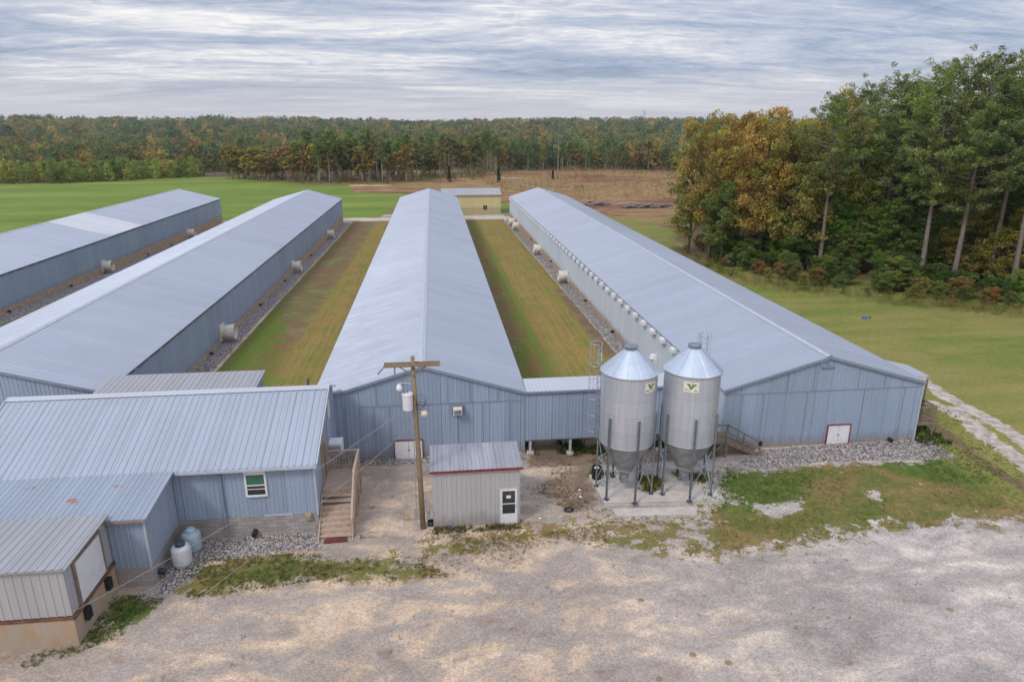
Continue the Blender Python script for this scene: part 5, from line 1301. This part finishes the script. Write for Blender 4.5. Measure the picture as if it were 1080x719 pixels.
# grass and weed tufts in the yard, crushed stones by the walls
def tufts():
    g = np.random.default_rng(41); P = []; 
    def fill(poly, n, s0, s1, c, thr=0.):
        q = np.array(poly); lo, hi = q.min(0), q.max(0); x = g.uniform(lo[0], hi[0], n * 3); y = g.uniform(lo[1], hi[1], n * 3)
        m = (sdf(poly, x, y) > -.15) & (fbm(x / 1.6, y / 1.6, 17) > thr); x, y = x[m][:n], y[m][:n]
        for a, b in zip(x, y): P.append((a, b, g.uniform(s0, s1), c))
    fill(P_RIGHT, 2600, .05, .15, (.25, .20, .08), .42); fill(P_GREEN1, 900, .05, .13, (.11, .17, .035), .3); fill(P_GREEN2, 900, .05, .13, (.12, .18, .035), .35)
    fill(P_LEFT, 1500, .05, .14, (.12, .14, .045), .42); fill(P_LEFT2, 600, .05, .14, (.10, .14, .035), .45); fill(P_MID, 900, .04, .12, (.25, .19, .08), .5); fill(P_SILOFRONT, 700, .04, .11, (.26, .20, .09), .48)
    fill([(5, 36.2), (16, 36.2), (16, 39.2), (5, 39.2)], 500, .1, .4, (.05, .085, .02), .5); fill([(28.9, 34.5), (31, 34.5), (31, 38), (28.9, 38)], 200, .12, .35, (.05, .09, .02), .3)
    fill(P_DIRT, 500, .04, .14, (.20, .13, .07), .5); fill(pxpoly([(555, 480), (640, 475), (650, 540), (560, 560)]), 500, .03, .1, (.22, .16, .08), .5); fill(pxpoly([(340, 565), (460, 560), (560, 575), (540, 600), (360, 600)]), 700, .03, .1, (.24, .17, .08), .55); fill([(-.6, 28.4), (3.7, 28.4), (3.7, 28.9), (-.6, 28.9)], 260, .08, .2, (.15, .125, .04), .3)
    yard_p = [(-14, 20), (34, 20), (34, 28), (-14, 28)]; fill(yard_p, 130, .05, .13, (.19, .135, .05), .60)
    for sp in ((8.6, 33.2), (11.1, 31.9), (10.9, 31.2), (13.9, 31.9), (13.2, 32.3)):
        for k in range(60): P.append((sp[0] + g.normal(0, .28), sp[1] + g.normal(0, .22), g.uniform(.12, .38), (.19, .18, .035)))
    n = len(P); X = np.array([(a, b) for a, b, _, _ in P]); S = np.array([s for _, _, s, _ in P]); Cc = np.array([c for *_, c in P]) * g.uniform(.75, 1.3, (n, 1))
    Z = height(X[:, 0], X[:, 1]); onpad = sdf(V0, X[:, 0], X[:, 1]) > 0; Z = np.where(onpad, .2, Z)
    k = 7; idx = np.repeat(np.arange(n), k); N = len(idx); a = g.uniform(0, 6.28, N); s = S[idx]
    bx = X[idx, 0] + g.normal(0, .35, N) * s; by = X[idx, 1] + g.normal(0, .35, N) * s; bz = Z[idx] - .01
    w = s * .10; tx = bx + np.cos(a) * s * g.uniform(.2, .9, N); ty = by + np.sin(a) * s * g.uniform(.2, .9, N); tz = bz + s * g.uniform(.6, 1.2, N)
    V = np.stack([np.c_[bx - np.sin(a) * w, by + np.cos(a) * w, bz], np.c_[bx + np.sin(a) * w, by - np.cos(a) * w, bz], np.c_[tx, ty, tz]], 1).reshape(-1, 3)
    o = mesh_np('weed_tufts', V, np.arange(N * 3).reshape(N, 3), M['leaf_attr'], attrs=dict(shade=np.repeat(g.uniform(.2, .8, N), 3), tint=np.repeat(Cc[idx], 3, axis=0)))
    tag(o, 'short grass and weed tufts scattered over the gravel yard', 'weeds', kind='stuff')
tufts()
def stones():
    g = np.random.default_rng(43); X = []
    for poly, n in zip(ROCKS, (2600, 2600, 1200, 1500, 2600, 2600)):
        q = np.array(poly); lo, hi = q.min(0), q.max(0).copy(); hi[1] = min(hi[1], 90)
        x = g.uniform(lo[0], hi[0], n * 3); y = g.uniform(lo[1], hi[1], n * 3); m = sdf(poly, x, y) > -.25 * g.random(n * 3); X += list(zip(x[m][:n], y[m][:n]))
    x = g.uniform(-15, 34, 2200); y = g.uniform(19, 35, 2200); X += list(zip(x, y)); big = len(X) - 2200
    X = np.array(X); n = len(X); s = g.uniform(.025, .075, n) ; s[big:] *= .35
    Z = height(X[:, 0], X[:, 1])
    base = np.array([(1, 0, 0), (-1, 0, 0), (0, 1, 0), (0, -1, 0), (0, 0, 1), (0, 0, -1)], float)
    fc = np.array([(0, 2, 4), (2, 1, 4), (1, 3, 4), (3, 0, 4), (2, 0, 5), (1, 2, 5), (3, 1, 5), (0, 3, 5)])
    jit = g.uniform(.6, 1.2, (n, 6, 1)); off = g.normal(0, .18, (n, 6, 3)); a = g.uniform(0, 6.28, n); ca, sa = np.cos(a)[:, None], np.sin(a)[:, None]
    P = (base[None] * jit + off) * s[:, None, None]; P[..., 2] *= .7
    x_, y_ = P[..., 0].copy(), P[..., 1].copy(); P[..., 0] = x_ * ca - y_ * sa; P[..., 1] = x_ * sa + y_ * ca
    P += np.stack([X[:, 0], X[:, 1], Z + s * .3], 1)[:, None, :]
    F = (fc[None] + (np.arange(n) * 6)[:, None, None]).reshape(-1, 3)
    t = NT('stone'); v = t.attr('tone'); c = t.ramp(v, [(0, (.19, .16, .15)), (.4, (.33, .295, .28)), (.75, (.44, .41, .395)), (1, (.62, .58, .55))]); t.bsdf(c, .9, spec=.2)
    o = mesh_np('loose_stones', P.reshape(-1, 3), F, t.m, attrs=dict(tone=np.repeat(g.random(n), 6)))
    tag(o, 'loose grey crushed stones along the barn walls and over the yard', 'stones', kind='stuff')
stones()

for px, py, lb in ((611, 517, 'white scrap of litter beside the silo pad corner'), (569, 547, 'white scrap of litter right of the pale shed'), (612, 524, 'crumpled white paper on the dirt left of the silo pad')):
    x, y = at(px, py); zz = hz(x, y); m = MB(); n_ = 7
    vs = [(x + rnd.uniform(.06, .13) * math.cos(i / n_ * 6.28), y + rnd.uniform(.05, .11) * math.sin(i / n_ * 6.28), zz + rnd.uniform(.01, .05)) for i in range(n_)]
    m.add(vs + [(x, y, zz + .09), (x, y, zz - .02)], [(i, (i + 1) % n_, n_) for i in range(n_)] + [((i + 1) % n_, i, n_ + 1) for i in range(n_)])
    tag(m.build('litter', M['paper'], loc=(x, y, zz)), lb, 'litter')
x, y = at(600, 538); zz = hz(x, y); m = MB(); m.tube([(x + .2 * math.cos(a), y + .17 * math.sin(a), zz + .05) for a in [i / 16 * 6.2832 for i in range(17)]], .06, 8, cap=False)
tag(m.build('rubber_tyre', M['black'], loc=(x, y, zz), smooth=True), 'small black tyre lying on the gravel between shed and silos', 'tyre')
# far details
def log_pile(px0, px1, py, label, n):
    x0, y0 = at(px0, py, -1.2); x1, y1 = at(px1, py, -1.2); lp = thing('log_pile', label, 'log pile', ((x0 + x1) / 2, (y0 + y1) / 2, hz((x0 + x1) / 2, (y0 + y1) / 2)), 'grey log piles at the clearing edge')
    for i in range(n):
        t = rnd.random(); x = x0 + (x1 - x0) * t; y = y0 + (y1 - y0) * t + rnd.uniform(-1.2, 1.2); a = rnd.uniform(-.5, .5); L = rnd.uniform(1, 2.4); z = hz(x, y) + rnd.uniform(.1, .8)
        m = MB(); m.tube([(x - L * math.cos(a), y - L * math.sin(a), z), (x + L * math.cos(a), y + L * math.sin(a), z + rnd.uniform(-.3, .5))], [rnd.uniform(.12, .25), rnd.uniform(.06, .14)], 6); m.build('log', M['log'], lp)
log_pile(622, 642, 217, 'small grey pile of logs beyond the right barn roof', 22)
log_pile(657, 708, 219, 'long low pile of grey logs beside the left tip of the wood', 60)
x, y = at(912, 335); zz = hz(x, y); m = MB(); m.lathe([(0, 0), (.28, 0), (.28, .16), (.2, .2), (0, .22)], (x, y, zz), 14); m.lathe([(0, 0), (.1, 0), (.1, .2), (0, .2)], (x + .55, y, zz), 8)
tag(m.build('well_cap', M['blue_tarp'], loc=(x, y, zz)), 'small blue cap on the grass in front of the pines', 'cap')
x, y = 56., 0; x, y = at(679, 134.0, 0); d_ = Vector((x, y, 0)).normalized() * 1650; x, y = d_.x, d_.y
py_ = thing('transmission_tower', 'faint lattice power pylon on the horizon above the far woods', 'pylon', (x, y, hz(x, y)))
m = MB(); zb = hz(x, y); Ht = 34
for sx, sy in ((-1, -1), (1, -1), (1, 1), (-1, 1)): m.bar((x + 4 * sx, y + 4 * sy, zb), (x + .6 * sx, y + .6 * sy, zb + Ht), .35)
for i in range(6):
    a = 4 - 3.4 * i / 6; b_ = 4 - 3.4 * (i + 1) / 6; za = zb + Ht * i / 6; zc_ = zb + Ht * (i + 1) / 6
    m.bar((x - a, y - a, za), (x + b_, y - b_, zc_), .2); m.bar((x + a, y - a, za), (x - b_, y - b_, zc_), .2)
m.build('lattice', M['galv'], py_)
for zf2, w2 in ((.78, 6), (.96, 5)):
    m = MB(); m.bar((x - w2, y, zb + Ht * zf2), (x + w2, y, zb + Ht * zf2), .4); m.build('crossarm', M['galv'], py_)

# ------------------------------------------------------------------ air
HAZE = True
if HAZE:
    m = MB(); m.box(-3000, 3000, -80, 2600, -12, 75)
    mm = bpy.data.materials.new('haze_air'); mm.use_nodes = True; t = mm.node_tree; t.nodes.clear(); o_ = t.nodes.new('ShaderNodeOutputMaterial'); v = t.nodes.new('ShaderNodeVolumePrincipled')
    v.inputs['Color'].default_value = (.78, .86, 1, 1); v.inputs['Density'].default_value = .00011; v.inputs['Anisotropy'].default_value = .2
    t.links.new(v.outputs[0], o_.inputs['Volume'])
    hzb = m.build('haze', mm); tag(hzb, 'thin pale haze over the distant woods', 'haze', kind='stuff')

# ------------------------------------------------------------------ light and sky
SUN_AZ, SUN_EL = R(-132), R(46)       # azimuth from +Y clockwise: from the left
sun = bpy.data.lights.new('sun', 'SUN'); sun.energy = 1.3; sun.angle = R(12); sun.color = (1, .965, .92)
so = bpy.data.objects.new('sun', sun); col.objects.link(so)
dvec = Vector((math.sin(SUN_AZ) * math.cos(SUN_EL), math.cos(SUN_AZ) * math.cos(SUN_EL), math.sin(SUN_EL)))
so.rotation_euler = dvec.to_track_quat('Z', 'Y').to_euler()
w = bpy.data.worlds.new('World'); scene.world = w; w.use_nodes = True; nt = w.node_tree; nt.nodes.clear()
def wn(typ, **kw):
    n = nt.nodes.new('ShaderNode' + typ)
    for k, v in kw.items(): setattr(n, k, v)
    return n
L = nt.links.new
out = wn('OutputWorld'); bg = wn('Background')
sky = wn('TexSky', sky_type='NISHITA', sun_disc=False, sun_elevation=SUN_EL, sun_rotation=SUN_AZ, air_density=1, dust_density=1.5)
tc = wn('TexCoord'); sp = wn('SeparateXYZ'); L(tc.outputs['Generated'], sp.inputs[0])
def wm(op, a, b=0., c=None, clamp=False):
    n = wn('Math', operation=op, use_clamp=clamp)
    for i, v in enumerate((a, b) if c is None else (a, b, c)):
        if isinstance(v, (int, float)): n.inputs[i].default_value = v
        else: L(v, n.inputs[i])
    return n.outputs[0]
zc = wm('MAXIMUM', sp.outputs[2], 0.)
den = wm('ADD', zc, .075)
u = wm('DIVIDE', sp.outputs[0], den); v_ = wm('DIVIDE', sp.outputs[1], den)
cmb = wn('CombineXYZ'); L(u, cmb.inputs[0]); L(v_, cmb.inputs[1])
def wnoise(scale_xy, sc, det, rough, dist=0., rot=0.):
    mp = wn('Mapping'); mp.inputs['Scale'].default_value = (scale_xy[0], scale_xy[1], 1); mp.inputs['Rotation'].default_value = (0, 0, rot); L(cmb.outputs[0], mp.inputs[0])
    n = wn('TexNoise'); n.inputs['Scale'].default_value = sc; n.inputs['Detail'].default_value = det; n.inputs['Roughness'].default_value = rough; n.inputs['Distortion'].default_value = dist
    L(mp.outputs[0], n.inputs['Vector']); return n.outputs['Fac']
n1 = wnoise((.40, 1.0), .85, 9, .66, .9, R(5)); n2 = wnoise((1.3, 2.1), 2.0, 9, .68, 1.2, R(-4)); n3 = wnoise((.16, .34), .9, 5, .55, .4, 0)
mixn = wm('ADD', wm('MULTIPLY', n1, .48), wm('ADD', wm('MULTIPLY', n2, .20), wm('MULTIPLY', n3, .32)))
rp = wn('ValToRGB'); L(mixn, rp.inputs[0]); e = rp.color_ramp.elements
while len(e) < 4: e.new(.5)
for el, (p_, c_) in zip(e, [(.41, (.235, .295, .435)), (.465, (.37, .42, .55)), (.52, (.56, .575, .655)), (.59, (.93, .90, .87))]): el.position = p_; el.color = (*c_, 1)
# towards the horizon the deck blends into a pale even band
hb = wn('MapRange'); L(zc, hb.inputs[0]); hb.inputs[1].default_value = 0.; hb.inputs[2].default_value = .075
mh = wn('Mix', data_type='RGBA'); L(hb.outputs[0], mh.inputs[0]); mh.inputs[6].default_value = (.62, .605, .645, 1); L(rp.outputs[0], mh.inputs[7])
# brighter overhead, as an overcast sky is
up_ = wn('MapRange'); L(zc, up_.inputs[0]); up_.inputs[1].default_value = .2; up_.inputs[2].default_value = .9; up_.inputs[3].default_value = 1.0; up_.inputs[4].default_value = 1.9
vs = wn('VectorMath', operation='SCALE'); L(mh.outputs[2], vs.inputs[0]); L(up_.outputs[0], vs.inputs[3])
# thin clear-sky contribution from the Nishita model
ns = wn('VectorMath', operation='SCALE'); L(sky.outputs[0], ns.inputs[0]); ns.inputs[3].default_value = .10
mx = wn('Mix', data_type='RGBA'); mx.inputs[0].default_value = .86; L(ns.outputs[0], mx.inputs[6]); L(vs.outputs[0], mx.inputs[7])
L(mx.outputs[2], bg.inputs[0]); bg.inputs[1].default_value = .93; L(bg.outputs[0], out.inputs[0])

scene.view_settings.view_transform = 'Standard'; scene.view_settings.look = 'None'; scene.view_settings.exposure = .34; scene.view_settings.gamma = 1
scene.render.engine = 'CYCLES'
scene.cycles.max_bounces = 4; scene.cycles.diffuse_bounces = 3; scene.cycles.volume_bounces = 0
